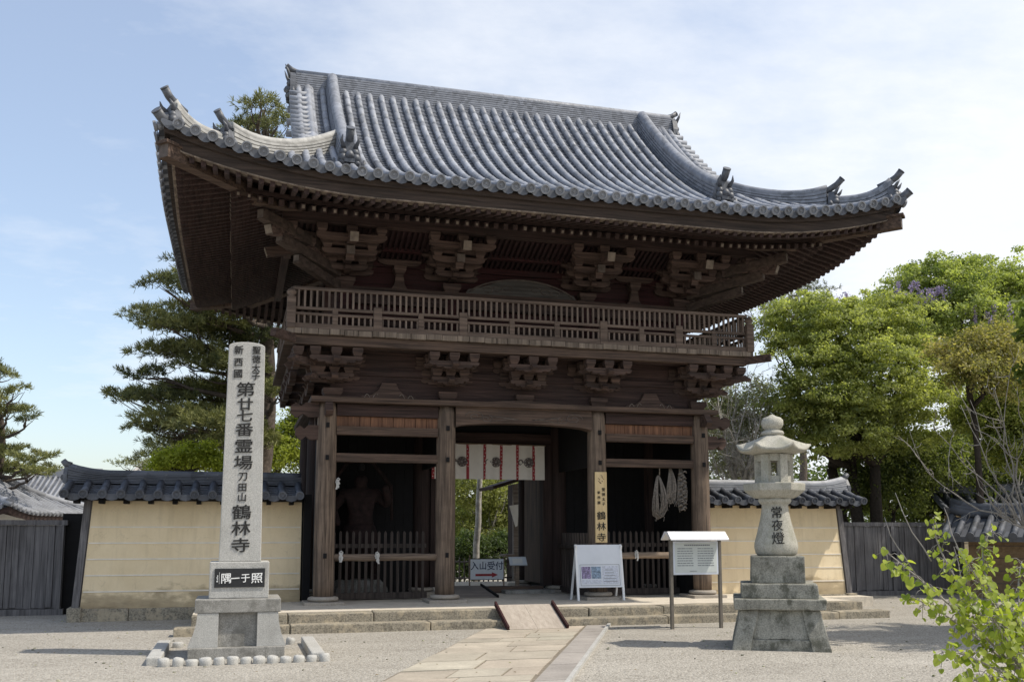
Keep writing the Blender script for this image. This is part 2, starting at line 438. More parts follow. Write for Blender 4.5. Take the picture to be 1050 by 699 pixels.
def thing(name, loc, label, cat, group=None):
    o = bpy.data.objects.new(name, None); o.location = loc; o.empty_display_size = .2
    col.objects.link(o)
    return tag(o, label, cat, group)
def wobble(ob, amp=.01, freq=3):
    """uneven, hand-cut surface: displace vertices by noise (real geometry)"""
    from mathutils import noise as mn
    for v in ob.data.vertices:
        d = mn.noise_vector(v.co*freq)
        v.co += d*amp
    return ob
def subdiv(ob, cuts=3):
    bm = bmesh.new(); bm.from_mesh(ob.data)
    bmesh.ops.subdivide_edges(bm, edges=bm.edges[:], cuts=cuts, use_grid_fill=True)
    bm.to_mesh(ob.data); bm.free(); return ob

# lettering: Blender's built-in font, turned into a mesh
def glyphs(items, extrude=.003):
    """items: (text, x, z, size, sx, bold); every character is centred at (x, z) in a panel that faces -Y; returns an MB"""
    mb = MB()
    dg = bpy.context.evaluated_depsgraph_get()
    for (t, x, z, size, sx, bold) in items:
        bold *= .62
        cu = bpy.data.curves.new('lettering', 'FONT'); cu.body = t; cu.size = 1
        cu.extrude = extrude/size; cu.resolution_u = 3
        o = bpy.data.objects.new('lettering', cu); col.objects.link(o)
        dg.update()
        me = bpy.data.meshes.new_from_object(o.evaluated_get(bpy.context.evaluated_depsgraph_get()))
        if len(me.vertices):
            xs = [v.co.x for v in me.vertices]; ys = [v.co.y for v in me.vertices]
            mx, my = (min(xs)+max(xs))/2, (min(ys)+max(ys))/2
            # brush weight: the same stroke laid down several times, a hair apart
            for q, (ox, oz) in enumerate(((0,0), (1,.25), (-1,-.25), (.5,.7), (-.5,-.7))):
                mb.add([(x+(v.co.x-mx+ox*bold)*size*sx, -v.co.z*size-.0002*q, z+(v.co.y-my+oz*bold+.05*(v.co.x-mx))*size) for v in me.vertices], [tuple(p.vertices) for p in me.polygons])
        bpy.data.objects.remove(o); bpy.data.curves.remove(cu); bpy.data.meshes.remove(me)
    return mb
def shift(mb, d):
    mb.v = [(p[0]+d[0], p[1]+d[1], p[2]+d[2]) for p in mb.v]; return mb
def tilt(mb, pivot, ang):
    """rotate about the X axis through pivot"""
    c, s = math.cos(ang), math.sin(ang)
    mb.v = [(p[0], pivot[1]+(p[1]-pivot[1])*c-(p[2]-pivot[2])*s, pivot[2]+(p[1]-pivot[1])*s+(p[2]-pivot[2])*c) for p in mb.v]; return mb
def zrot(mb, pivot, ang):
    c, s = math.cos(ang), math.sin(ang)
    mb.v = [(pivot[0]+(p[0]-pivot[0])*c-(p[1]-pivot[1])*s, pivot[1]+(p[0]-pivot[0])*s+(p[1]-pivot[1])*c, p[2]) for p in mb.v]; return mb

exec_order = []
#@@GROUND
# ------------------------------------------------------------------ ground
g = MB(); g.add([(-400,-120,0), (400,-120,0), (400,600,0), (-400,600,0)], [(0,1,2,3)])
tag(g.build('gravel_ground', M['gravel']), 'pale raked gravel forecourt in front of the gate', 'ground', kind='structure')

# paving path: slabs laid in a skewed strip
path_bed = MB(); pave = MB(); kerb = MB()
def pth(u, t):
    """u across 0..1, t metres towards the viewer"""
    return Vector((-1.35+2.2*u - .465*t - .0*t*t, -2.36 - t, 0))
path_bed.add([pth(0,-.02)+Vector((0,0,.004)), pth(0,12)+Vector((0,0,.004)), pth(1,12)+Vector((0,0,.004)), pth(1,-.02)+Vector((0,0,.004))], [(0,1,2,3)])
tints = []
t = .03
rr = random.Random(3)
while t < 11.9:
    d = rr.choice((.42,.5,.62,.74)); u = 0.012
    while u < .8:
        w = rr.uniform(.26,.5)
        if u + w > .7: w = .805-u
        a, b = u, u+w-.012
        z = .012+rr.uniform(-.003,.005)
        jit = lambda: Vector((rr.uniform(-.012,.012), rr.uniform(-.012,.012), 0))
        c4 = [pth(a, t), pth(a, t+d-.022), pth(b, t+d-.022), pth(b, t)]
        c4 = [p+jit() for p in c4]
        vs = [p+Vector((0,0,z)) for p in c4] + [p+Vector((0,0,.005)) for p in c4]
        pave.add(vs, [(0,1,2,3), (0,4,5,1), (1,5,6,2), (2,6,7,3), (3,7,4,0)])
        k = rr.uniform(.86,1.07); kk = rr.uniform(.965,1.03)
        tints += [(k, k*kk, k*kk*.97, 1)]*5
        u += w
    t += d
# granite border slabs on the right and the thin kerb beyond them
t = .03
while t < 11.9:
    d = rr.uniform(.8,1.35)
    for a, b, z, kb in ((.82,.985,.02,1.1),):
        c4 = [pth(a, t), pth(a, t+d-.02), pth(b, t+d-.02), pth(b, t)]
        vs = [p+Vector((0,0,z)) for p in c4] + [p+Vector((0,0,.005)) for p in c4]
        pave.add(vs, [(0,1,2,3), (0,4,5,1), (1,5,6,2), (2,6,7,3), (3,7,4,0)])
        k = rr.uniform(.78,1.0)
        tints += [(k*.93, k*.95, k*1.03, 1)]*5
    c4 = [pth(.99, t), pth(.99, t+d-.012), pth(1.015, t+d-.012), pth(1.015, t)]
    vs = [p+Vector((0,0,.045)) for p in c4] + [p+Vector((0,0,-.03)) for p in c4]
    kerb.add(vs, [(0,1,2,3), (0,4,5,1), (1,5,6,2), (2,6,7,3), (3,7,4,0)])
    t += d
po = pave.build('stone_path', M['pave'])
at = po.data.attributes.new('tint', 'FLOAT_COLOR', 'FACE')
at.data.foreach_set('color', np.array(tints, dtype=np.float32).ravel())
tag(po, 'worn stone slab path leading to the gate', 'path', kind='structure')
tag(path_bed.build('path_bedding', M['soil']), kind='structure')
tag(kerb.build('path_kerb', M['granite']), kind='structure')

# fallen leaves and stray pebbles on the forecourt
lr = random.Random(91); lit = MB(); lt = []
for k in range(900):
    x = lr.uniform(-12, 11); y = lr.uniform(-14.5, 1.5)
    if abs(x) < 6.6 and y > -2.6: continue
    if k % 3 == 0:
        w = lr.uniform(.012, .03); a = lr.uniform(0, 6.3); c, d = math.cos(a), math.sin(a); z = .016
        lit.add([(x-c*w, y-d*w, z), (x+d*w*.45, y-c*w*.45, z+.006), (x+c*w, y+d*w, z+.003), (x-d*w*.45, y+c*w*.45, z+.008)], [(0,1,2,3)]); q = lr.uniform(.6,1.2)
        lt.append((.2*q,.14*q,.06*q,1) if lr.random() < .6 else (.16*q,.19*q,.05*q,1))
    else:
        w = lr.uniform(.008, .024); n0 = len(lit.f); lit.lathe(x, y, [(w*.6,-.005), (w,w*.25), (w*.6,w*.75)], 6, lr.uniform(0,1), True, 1, lr.uniform(.6,1)); q = lr.uniform(.16,.62)
        lt += [(q, q*.97, q*.9, 1)]*(len(lit.f)-n0)
lo_ = lit.build('gravel_litter', M['leaf'])
la = lo_.data.attributes.new('tint', 'FLOAT_COLOR', 'FACE'); la.data.foreach_set('color', np.array(lt, np.float32).ravel())
tag(lo_, 'fallen leaves and stray pebbles scattered on the forecourt gravel', 'litter', kind='stuff')

#@@PLATFORM
# ------------------------------------------------------------------ stone platform under the gate
PZ = .28
pf = thing('stone_platform', (0, 0, 0), 'low two-step stone platform carrying the wooden gate', 'platform')
p = MB(); p.box(-4.6, 4.6, -1.6, 7.2, 0, PZ); p.box(-6.0, -4.6, -1.6, .8, 0, PZ-.004); p.box(4.6, 6.15, -1.6, .85, 0, PZ-.004); p.box(6.155, 8.0, .3, .84, 0, .2)
p.build('platform_floor', M['platform'], pf)
def stone_row(x0, x1, y0, y1, z0, z1, name, mat, seed, lo=1.2, hi=2.4):
    r = random.Random(seed); x = x0
    while x < x1-.05:
        w = r.uniform(lo, hi); e = min(x1, x+w)
        if x1-e < .5: e = x1
        b = MB(); b.box(x, e-.015, y0+r.uniform(-.02,.015), y1, z0, z1+r.uniform(-.008,.008))
        o = b.build(name, mat, pf, bevel=.018); subdiv(o, 2); wobble(o, .012, 4.5)
        x = e
stone_row(-6.0, 6.15, -1.98, -1.6, .0, PZ, 'upper_step_stone', M['stepstone'], 4)
stone_row(-6.25, 6.5, -2.34, -1.985, -.05, .135, 'lower_step_stone', M['stepstone'], 9)

#@@GATE
# ------------------------------------------------------------------ the two-storey gate
gate = thing('temple_gate', (0, 2.513, PZ), 'large two-storey dark wooden temple gate with grey tiled hip-and-gable roof', 'gate')
YC = 2.513
COLX = (-3.8, -1.54, 1.54, 3.8)
ZB, ZT = .427, 3.977
for yi, y in enumerate((0, YC, 2*YC)):
    for x in COLX:
        b = MB()
        rad = .19
        prof = [(rad*.97, ZB+.001), (rad, ZB+.3), (rad, 2.2), (rad*.97, 3.3), (rad*.92, ZT-.12), (rad*.8, ZT-.001)]
        b.lathe(x, y, prof, 20)
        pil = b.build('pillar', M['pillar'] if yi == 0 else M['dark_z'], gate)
        s = MB()
        s.lathe(x, y, [(.2, PZ+.055), (.262, PZ+.07), (.285, PZ+.1), (.265, PZ+.135), (.215, ZB)], 24)
        s.build('base_stone', M['basestone'], pil)
        s = MB(); s.box(x-.36, x+.36, y-.36, y+.36, PZ-.02, PZ+.058)
        s.build('base_slab', M['basestone'], pil, bevel=.01)
        if yi == 0:   # iron pegs and mortise plugs on the front pillars
            for z in (3.55, 2.95, 1.16):
                s = MB(); s.box(x-.03, x+.03, y-rad-.02, y-rad+.03, z-.045, z+.045)
                s.build('wedge', M['black'], pil)

def arm_poly(L, h=.15, k=.14):
    return [(-L, 0), (-L, -h*.45), (-L+k*.35, -h*.8), (-L+k, -h), (L-k, -h), (L-k*.35, -h*.8), (L, -h*.45), (L, 0)]
def cloud_poly(L, h=.2):
    """a scroll-carved arm end to end"""
    half = [(0, -h), (L*.35, -h), (L*.45, -h*.78), (L*.55, -h*.86), (L*.68, -h*.82), (L*.74, -h*.5), (L*.84, -h*.62), (L*.97, -h*.45), (L, -h*.12), (L*.93, 0)]
    return [(-a, b) for a, b in half[::-1]][:-1] + half
def block(mb, x, y, z, w=.2, h=.16):
    """bearing block: square cup with sloping foot, its top at z"""
    mb.frustum(x, y, z-h, z-h*.5, w*.68, w*.68, w, w); mb.frustum(x, y, z-h*.5+.0005, z, w, w, w, w)
SQ2 = math.sqrt(.5)
def bracket(x, y, z0, steps, step, rise, span, corner=0, cloud=False, tail=False):
    """bracket complex: arms step forward from the wall, with cross arms on every step; corner=-1/+1 adds the side and diagonal arms"""
    bm = MB(); blocks = []
    dirs = [((0, -1, 0), (1, 0, 0), 1.0)]
    if corner: dirs += [((corner, 0, 0), (0, 1, 0), 1.0), ((corner*SQ2, -SQ2, 0), None, 1.4142)]
    bm.frustum(x, y, z0, z0+.1, .25, .25, .36, .36); bm.box(x-.18, x+.18, y-.18, y+.18, z0+.1005, z0+.17)
    for d, tr, k in dirs:
        d = Vector(d)
        for i in range(steps):
            z = z0+.17+rise*(i+1)
            L = step*(i+1)*k
            c = Vector((x, y, z-.02*(k > 1.2)-.001*(d.x != 0)))
            # forward arm with a curled nose
            bm.prism([(-.2, 0), (-.2, -.13), (L-.06, -.13), (L+.06, -.1), (L+.16, -.12), (L+.22, -.07), (L+.17, -.03), (L+.13, 0)], c, d, (0,0,1), d.cross(Vector((0,0,1))), .115 if k < 1.2 else .14)
            if tr:
                for jx in range(i+2):
                    e = Vector((x, y, z)) + d*(step*jx)
                    if corner and jx == 0 and d.x != 0: continue
                    sp = span*((.6+.2*i) if jx == i+1 else (.85+.2*(i-jx)))
                    thin = .12 if jx else .1
                    bm.prism((cloud_poly(sp, .135) if cloud else arm_poly(sp, .115)), e+Vector((0,0,.003+.001*jx)), tr, (0,0,1), d, thin)
                    for q in (-sp+.1, 0, sp-.1):
                        pt = e + Vector(tr)*q + Vector((0,0,.16+.004))
                        if jx == i+1: blocks.append(pt)
                        else: block(bm, pt.x, pt.y, pt.z, .17, .155)
            else:
                blocks.append(Vector((x, y, z+.15)) + d*L)
        if tail:
            # long tail rafters that slope out past the last step
            for t_, (ext, dz) in enumerate(((1.15, 0), (.35, -.26))):
                e0 = Vector((x, y, z0+.17+rise*(steps-t_)+.1)) + d*(step*k*.5); e1 = Vector((x, y, z0+.17+rise*(steps-t_)-.15)) + d*(step*(steps-t_+ext)*k)
                bm.bar(e0, e1, .15, .17)
    return bm, blocks
def put_bracket(x, y, z0, mat, **k):
    bm, bl = bracket(x, y, z0, **k)
    o = bm.build('bracket_set', mat, gate)
    for p in bl:
        q = MB(); block(q, p.x, p.y, p.z, .19, .155)
        q.build('bearing_block', mat, o)
    return o

# --- lower storey beams
def gbox(name, mat, *a, bevel=.008):
    b = MB(); b.box(*a); return b.build(name, mat, gate, bevel=bevel)
gbox('plate_beam', M['beam'], -4.12, 4.12, -.27, .27, ZT, ZT+.1)
gbox('plate_beam', M['beam_y'], -4.12, -3.53, .275, 5.3, ZT, ZT+.1); gbox('plate_beam', M['beam_y'], 3.53, 4.12, .275, 5.3, ZT, ZT+.1)
for x0, x1 in ((-3.63,-1.71), (1.71,3.63)):
    gbox('tie_beam', M['dark'], x0, x1, -.09, .09, 3.745, 3.965)
    fr = MB()
    n = 9; w = (x1-x0)/n
    for i in range(n): fr.box(x0+i*w+.004, x0+(i+1)*w-.004, -.03, .03, 3.553, 3.738)
    fr.build('frieze_panel', M['frieze'], gate)
    gbox('lintel_beam', M['beam'], x0, x1, -.1, .1, 3.39, 3.548)
    gbox('tie_beam', M['beam'], x0, x1, -.07, .07, 2.885, 3.045)
    b = MB()
    nseg = 14; pts = []
    xs = [x0-.02+(x1-x0+.04)*i/nseg for i in range(nseg+1)]
    b.tube([(x, -.02+.003*math.sin(x*7), 1.125+.004*math.sin(x*5+1)) for x in xs], [.068+.004*math.sin(i*1.9) for i in range(nseg+1)], 10)
    b.build('barrier_rail', M['pillar_x'] if x0 < 0 else M['log'], gate)
# rainbow beam over the passage with its carved scrolls
top = [(-1.38+2.76*i/24, .075*math.sin(math.pi*i/24)) for i in range(25)]
poly = [(x, 3.97+.16*math.sin(math.pi*(x+1.38)/2.76)**.7 if abs(x) < 1.379 else 3.97) for x, _ in top]
bot = [(x, 3.585+.1*math.sin(math.pi*(x+1.38)/2.76)**.5 if abs(x) < 1.379 else 3.585) for x, _ in top]
b = MB(); b.prism([(x, z) for x, z in bot] + [(x, z) for x, z in poly[::-1]], (0,-.02,0), (1,0,0), (0,0,1), (0,1,0), .3)
rb = b.build('rainbow_beam', M['beam'], gate)
for sgn in (-1, 1):
    sc = MB()
    for (cx, cz, r0, turns, a0) in ((1.0, 3.80, .13, 1.6, 0), (.78, 3.76, .09, 1.3, 2)):
        pts = []
        for i in range(22):
            a = a0 + turns*2*math.pi*i/21; r = r0*(1-i/25)
            pts.append((sgn*(cx+1.5*r*math.cos(a)), -.172, cz+r*math.sin(a)*.8))
        sc.tube(pts, .009, 5)
    for k in range(3):
        pts = [(sgn*(.7-t*.55), -.172, 3.70+.035*k+.05*math.sin(t*2+k)+.015*t) for t in [i/9 for i in range(10)]]
        sc.tube(pts, .007, 5)
    sc.build('carved_scroll', M['endgrain_dim'], rb)
# boards, struts and scroll struts between the brackets
wb = MB()
for k in range(6): wb.box(-3.75, 3.75, -.03+.004*(k % 2), .03, 4.078+.17*k+.002, 4.078+.17*(k+1))
wb.build('wall_boards', M['dark'], gate)
gbox('tie_beam', M['dark'], -3.95, 3.95, -.075, .075, 4.52, 4.64)
for x in (-2.67, 2.67):
    b = MB()
    b.prism([(-.55,0), (-.5,.05), (-.33,.06), (-.2,.16), (-.13,.3), (.13,.3), (.2,.16), (.33,.06), (.5,.05), (.55,0)], (x, -.085, 4.082), (1,0,0), (0,0,1), (0,-1,0), .09)
    b.build('scroll_strut', M['bracket'], gate)
    b = MB()
    for sg in (-1, 1):
        pts = [(x+sg*(.2+.3*t), -.134, 4.1+.05*math.sin(t*11)+.03*(1-t)) for t in [i/12 for i in range(13)]]
        b.tube(pts, .008, 4)
    b.build('painted_scroll', M['endgrain'], gate)
# --- bracket sets under the balcony
LB = dict(steps=2, step=.34, rise=.25, span=.6, cloud=True)
for x, c in ((-3.72,-1), (-1.54,0), (0,0), (1.54,0), (3.72,1)):
    put_bracket(x, 0, ZT+.102, M['bracket'], corner=c, **LB)
for y in (1.25, YC, 3.8, 2*YC):
    for sx in (-1, 1):
        bm = MB()
        for i in range(2):
            z = ZT+.27+.22*(i+1); L = .34*(i+1)
            bm.prism([(-.2,0), (-.2,-.17), (L-.02,-.17), (L+.13,0)], (sx*3.72, y, z), (sx,0,0), (0,0,1), (0,-sx,0), .12)
            bm.prism(cloud_poly(.5,.2), (sx*(3.72+L), y, z+.003), (0,1,0), (0,0,1), (sx,0,0), .12)
            block(bm, sx*(3.72+L), y, z+.16)
        bm.build('bracket_set', M['bracket'], gate)
# scroll noses at the corner pillars
for sx in (-1, 1):
    for z, L in ((3.84, .52), (3.42, .42)):
        b = MB()
        b.prism([(0,-.13), (L*.35,-.14), (L*.55,-.08), (L*.75,-.15), (L,-.06), (L*.98,.06), (L*.8,.12), (L*.62,.06), (L*.45,.13), (0,.13)], (sx*3.96, 0, z), (sx,0,0), (0,0,1), (0,-sx,0), .15)
        b.build('beam_nose', M['bracket'], gate)
    for y in (0, YC):
        b = MB()
        b.prism([(0,-.12), (.25,-.13), (.34,-.06), (.2,.12), (0,.12)], (sx*3.8, y-.17, 3.84), (0,-1,0), (0,0,1), (1,0,0), .13)
        b.build('beam_nose', M['bracket'], gate)

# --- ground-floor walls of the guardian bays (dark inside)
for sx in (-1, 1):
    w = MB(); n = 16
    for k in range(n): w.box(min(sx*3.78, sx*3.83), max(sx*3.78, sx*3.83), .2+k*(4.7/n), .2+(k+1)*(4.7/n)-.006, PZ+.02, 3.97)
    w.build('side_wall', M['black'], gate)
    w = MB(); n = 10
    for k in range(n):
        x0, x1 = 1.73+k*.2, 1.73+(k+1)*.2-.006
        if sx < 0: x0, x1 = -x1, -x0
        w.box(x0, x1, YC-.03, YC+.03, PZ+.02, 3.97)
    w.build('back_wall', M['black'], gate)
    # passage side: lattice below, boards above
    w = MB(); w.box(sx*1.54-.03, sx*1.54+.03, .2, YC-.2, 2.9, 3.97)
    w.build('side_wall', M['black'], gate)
    # picket fence across the bay and along the passage
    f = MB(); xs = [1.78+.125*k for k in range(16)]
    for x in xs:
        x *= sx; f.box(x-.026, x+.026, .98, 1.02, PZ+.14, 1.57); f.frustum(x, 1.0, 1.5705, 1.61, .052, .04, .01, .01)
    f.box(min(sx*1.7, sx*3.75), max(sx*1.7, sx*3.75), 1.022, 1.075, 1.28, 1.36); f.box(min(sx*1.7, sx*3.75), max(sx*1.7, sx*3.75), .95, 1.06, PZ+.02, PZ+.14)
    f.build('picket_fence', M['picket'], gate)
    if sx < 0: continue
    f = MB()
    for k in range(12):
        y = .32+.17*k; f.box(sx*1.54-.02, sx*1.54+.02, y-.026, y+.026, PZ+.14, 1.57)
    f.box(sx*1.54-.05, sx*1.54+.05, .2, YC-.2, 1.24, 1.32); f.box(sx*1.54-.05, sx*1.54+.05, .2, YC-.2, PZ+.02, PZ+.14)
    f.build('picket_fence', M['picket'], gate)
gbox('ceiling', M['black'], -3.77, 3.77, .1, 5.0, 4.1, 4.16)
# rear half: passage walls, door leaves, jambs, threshold
for sx in (-1, 1):
    w = MB(); n = 9
    for k in range(n): w.box(sx*1.44-.028, sx*1.44+.028, YC+.42+k*.2, YC+.42+(k+1)*.2-.005, PZ+.14, 3.3)
    d = w.build('door_leaf', M['dark_z'] if sx < 0 else M['door'], gate)
    j = MB(); j.box(sx*1.26-.1, sx*1.26+.1, YC-.12, YC+.12, PZ+.145, 3.5)
    j.build('door_jamb', M['dark_z'], gate)
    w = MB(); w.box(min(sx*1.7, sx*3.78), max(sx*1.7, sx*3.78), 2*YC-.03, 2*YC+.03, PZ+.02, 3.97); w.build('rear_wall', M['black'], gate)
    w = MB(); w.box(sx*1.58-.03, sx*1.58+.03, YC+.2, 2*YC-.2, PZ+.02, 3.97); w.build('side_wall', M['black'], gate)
gbox('door_lintel', M['dark'], -1.36, 1.36, YC-.1, YC+.1, 3.505, 3.75)
gbox('transom_board', M['black'], -1.36, 1.36, YC-.02, YC+.02, 3.755, 4.09)
gbox('threshold', M['beam'], -1.16, 1.16, YC-.14, YC+.14, PZ, PZ+.14)
gbox('threshold_step', M['granite_dark'], .2, 1.3, YC-.5, YC-.15, PZ, PZ+.075)
gbox('rear_beam', M['dark'], -1.36, 1.36, 2*YC-.1, 2*YC+.1, 3.45, 3.75)

# --- balcony
BX, BY0, BY1 = 4.62, -.88, 2*YC+.88
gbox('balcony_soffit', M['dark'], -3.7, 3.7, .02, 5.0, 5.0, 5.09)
fl = MB(); x = -BX
r5 = random.Random(5)
while x < BX-.01:
    w = min(r5.uniform(.2,.3), BX-x)
    if BX-(x+w) < .12: w = BX-x
    dz = r5.uniform(-.006,.006)
    fl.box(x, x+w-.01, BY0+r5.uniform(0,.012), BY0+1.2, 5.108+dz, 5.205+dz)
    x += w
fl.build('balcony_floor', M['floor_end'], gate)
for sx in (-1, 1):
    fl = MB(); y = BY0+1.21
    while y < BY1-.01:
        w = min(r5.uniform(.2,.3), BY1-y); fl.box(min(sx*3.45, sx*BX), max(sx*3.45, sx*BX), y, y+w-.01, 5.108, 5.203); y += w
    fl.build('balcony_floor', M['beam'], gate)
gbox('balcony_beam', M['beam'], -4.5, 4.5, -.8, -.63, 4.93, 5.1); gbox('balcony_beam', M['dark'], -4.42, 4.42, -.42, -.28, 4.95, 5.1)
for sx in (-1, 1): gbox('balcony_beam', M['beam_y'], sx*4.36-.08, sx*4.36+.08, -.62, BY1-.1, 4.93, 5.1)
j = MB()
for k in range(33):
    x = -4.4+.275*k
    if abs(x) < 4.3: j.box(x-.04, x+.04, -.62, .0, 5.03, 5.1)
j.build('joist_row', M['dark_y'], gate)
for sx in (-1, 1):     # beam ends that poke past the corner
    b = MB(); b.bar((sx*4.3, -.56, 5.02), (sx*4.86, -1.12, 5.06), .13, .14); b.build('corner_beam', M['bracket'], gate)
def railing(ax, along, p0, p1, posts, smallposts):
    """ax: fixed coordinate; along 'x' or 'y'"""
    def bx(mb, a0, a1, d0, d1, z0, z1):
        if along == 'x': mb.box(a0, a1, ax+d0, ax+d1, z0, z1)
        else: mb.box(ax+d0, ax+d1, a0, a1, z0, z1)
    h = MB()
    bx(h, p0, p1, -.035, .035, 5.915, 5.97)
    bx(h, p0, p1, -.033, .033, 5.555, 5.605); bx(h, p0, p1, -.033, .033, 5.455, 5.5)
    bx(h, p0, p1, -.05, .05, 5.21, 5.3)
    ro = h.build('railing', M['rail'], gate)
    s = MB(); a = p0+.1
    while a < p1-.03:
        bx(s, a-.019, a+.019, -.018, .018, 5.605, 5.915); bx(s, a-.017, a+.017, -.014, .014, 5.301, 5.455)
        a += .108
    s.build('slat_panel', M['slat'], ro)
    for q in posts:
        b = MB(); bx(b, q-.075, q+.075, -.062, .06, 5.206, 5.66); b.build('post', M['rail'], ro, bevel=.008)
    for q in smallposts:
        b = MB(); bx(b, q-.05, q+.05, -.045, .04, 5.301, 5.6); b.build('post', M['rail'], ro, bevel=.006)
    return ro
RX, RY = 4.52, -.8
railing(RY, 'x', -RX, RX, (-3.0,-1.4,1.4,3.0), (-3.77,-2.2,-.45,.45,2.2,3.77))
for sx in (-1, 1):
    ro = railing(sx*RX, 'y', RY+.04, BY1-.08, (.9, 2.5, 4.1), (.0, 1.7, 3.3, 5.0))
    b = MB()
    b.frustum(sx*(RX+.03), RY-.03, 5.206, 5.75, .15, .15, .15, .15)
    b.lathe(sx*(RX+.03), RY-.03, [(.075,5.751), (.085,5.77), (.05,5.79), (.085,5.83), (.09,5.86), (.06,5.9), (.0,5.94)], 12)
    b.build('post', M['rail'], ro)

# --- upper storey body
UX, UY = 3.5, .25
for x in (-UX, -1.42, 1.42, UX):
    for y in (UY, 2*YC-UY):
        b = MB(); b.lathe(x, y, [(.16, 5.207), (.16, 6.05), (.14, 6.17)], 16); b.build('upper_pillar', M['red_dark'], gate)
w = MB()
for k in range(9): w.box(-UX, UX, UY+.02+.004*(k % 2), UY+.06, 5.21+k*.235, 5.21+(k+1)*.235-.006)
w.build('upper_wall', M['red_dark'], gate)
for sx in (-1, 1):
    w = MB()
    for k in range(9): w.box(sx*UX-.03, sx*UX+.03, UY+.07, 2*YC-UY, 5.21+k*.235, 5.21+(k+1)*.235-.006)
    w.build('upper_wall', M['red_dark'], gate)
gbox('tie_beam', M['dark'], -UX-.2, UX+.2, UY-.1, UY+.015, 5.96, 6.12); gbox('plate_beam', M['bracket'], -UX-.28, UX+.28, UY-.2, UY+.2, 6.175, 6.268)
gbox('tie_beam', M['red_dark'], -UX, UX, UY-.07, UY+.012, 6.72, 6.84); gbox('tie_beam', M['dark'], -UX, UX, UY-.09, UY+.012, 5.5, 5.64)
b = MB()   # frog-leg strut over the middle bay
b.prism([(-1.15,0), (-1.1,.08), (-.8,.15), (-.45,.28), (0,.34), (.45,.28), (.8,.15), (1.1,.08), (1.15,0)], (0, UY-.14, 6.27), (1,0,0), (0,0,1), (0,-1,0), .1)
ks = b.build('frog_leg_strut', M['strut_grey'], gate)
b = MB()
b.tube([(x, UY-.2, 6.3+.3*max(0, 1-(x/1.08)**2)**.8) for x in [-1.08+2.16*i/24 for i in range(25)]], .018, 6)
for sgn in (-1, 1):
    for k in range(3): b.tube([(sgn*(.3+.2*k+.1*math.cos(a)), UY-.195, 6.42-.03*k+.05*math.sin(a)) for a in [i*.6 for i in range(10)]], .01, 5)
b.build('carved_edge', M['endgrain_dim'], ks)
for x in (-2.46, 2.46):
    b = MB(); b.prism([(-.16,0), (-.1,.1), (-.07,.3), (.07,.3), (.1,.1), (.16,0)], (x, UY-.09, 6.27), (1,0,0), (0,0,1), (0,-1,0), .1); block(b, x, UY-.09, 6.72, .24, .15)
    b.prism(arm_poly(.42, .12), (x, UY-.09, 6.86), (1,0,0), (0,0,1), (0,-1,0), .1)
    b.build('wall_strut', M['bracket_up'], gate)
UB = dict(steps=3, step=.36, rise=.185, span=.64, tail=True)
for x, c in ((-UX,-1), (-1.42,0), (1.42,0), (UX,1)):
    o = put_bracket(x, UY, 6.27, M['bracket_up'], corner=c, **UB)
    for d, k in (((0,-1), 1),) + ((((c,0), 1), ((c*SQ2,-SQ2), 1.4142)) if c else ()):
        p = Vector((x, UY, 6.27+.17+.185*3-.15)) + Vector((d[0], d[1], 0))*(.36*4.15*k)
        e = MB(); e.bar(p, p+Vector((d[0]*.012, d[1]*.012, -.004)), .152, .172)
        e.build('pale_beam_end', M['endgrain'], o)
    for i in (1,):
        e = MB(); p = Vector((x, UY-.36*2-.235, 6.27+.17+.37-.06)); e.box(p.x-.075, p.x+.075, p.y-.02, p.y+.02, p.z-.075, p.z+.075); e.build('pale_beam_end', M['endgrain_dim'], o)
# fluted cove between wall and outer purlin, purlins
PUY = -.82
cv = MB()
x = -UX-.9
while x < UX+.9:
    cv.bar((x, UY-.08, 6.86), (x, PUY+.12, 7.2), .05, .06); x += .105
cv.build('fluted_cove', M['cove'], gate)
cb = MB(); cb.add([(-UX-1, UY-.05, 6.89), (UX+1, UY-.05, 6.89), (UX+1, PUY+.1, 7.235), (-UX-1, PUY+.1, 7.235)], [(0,1,2,3)])
cb.add([(-UX-1, UY-.05, 6.93), (UX+1, UY-.05, 6.93), (UX+1, PUY+.1, 7.275), (-UX-1, PUY+.1, 7.275)], [(3,2,1,0)])
cb.build('cove_board', M['cove'], gate)
gbox('purlin', M['dark'], -UX-1.25, UX+1.25, PUY-.08, PUY+.09, 7.17, 7.35); 
gbox('purlin', M['red_dark'], -UX-.2, UX+.2, UY-.42, UY-.3, 6.93, 7.02)
for sx in (-1, 1): gbox('purlin', M['dark_y'], sx*(UX+1.07)-.08, sx*(UX+1.07)+.08, PUY+.1, 2*YC-PUY-.1, 7.17, 7.35)

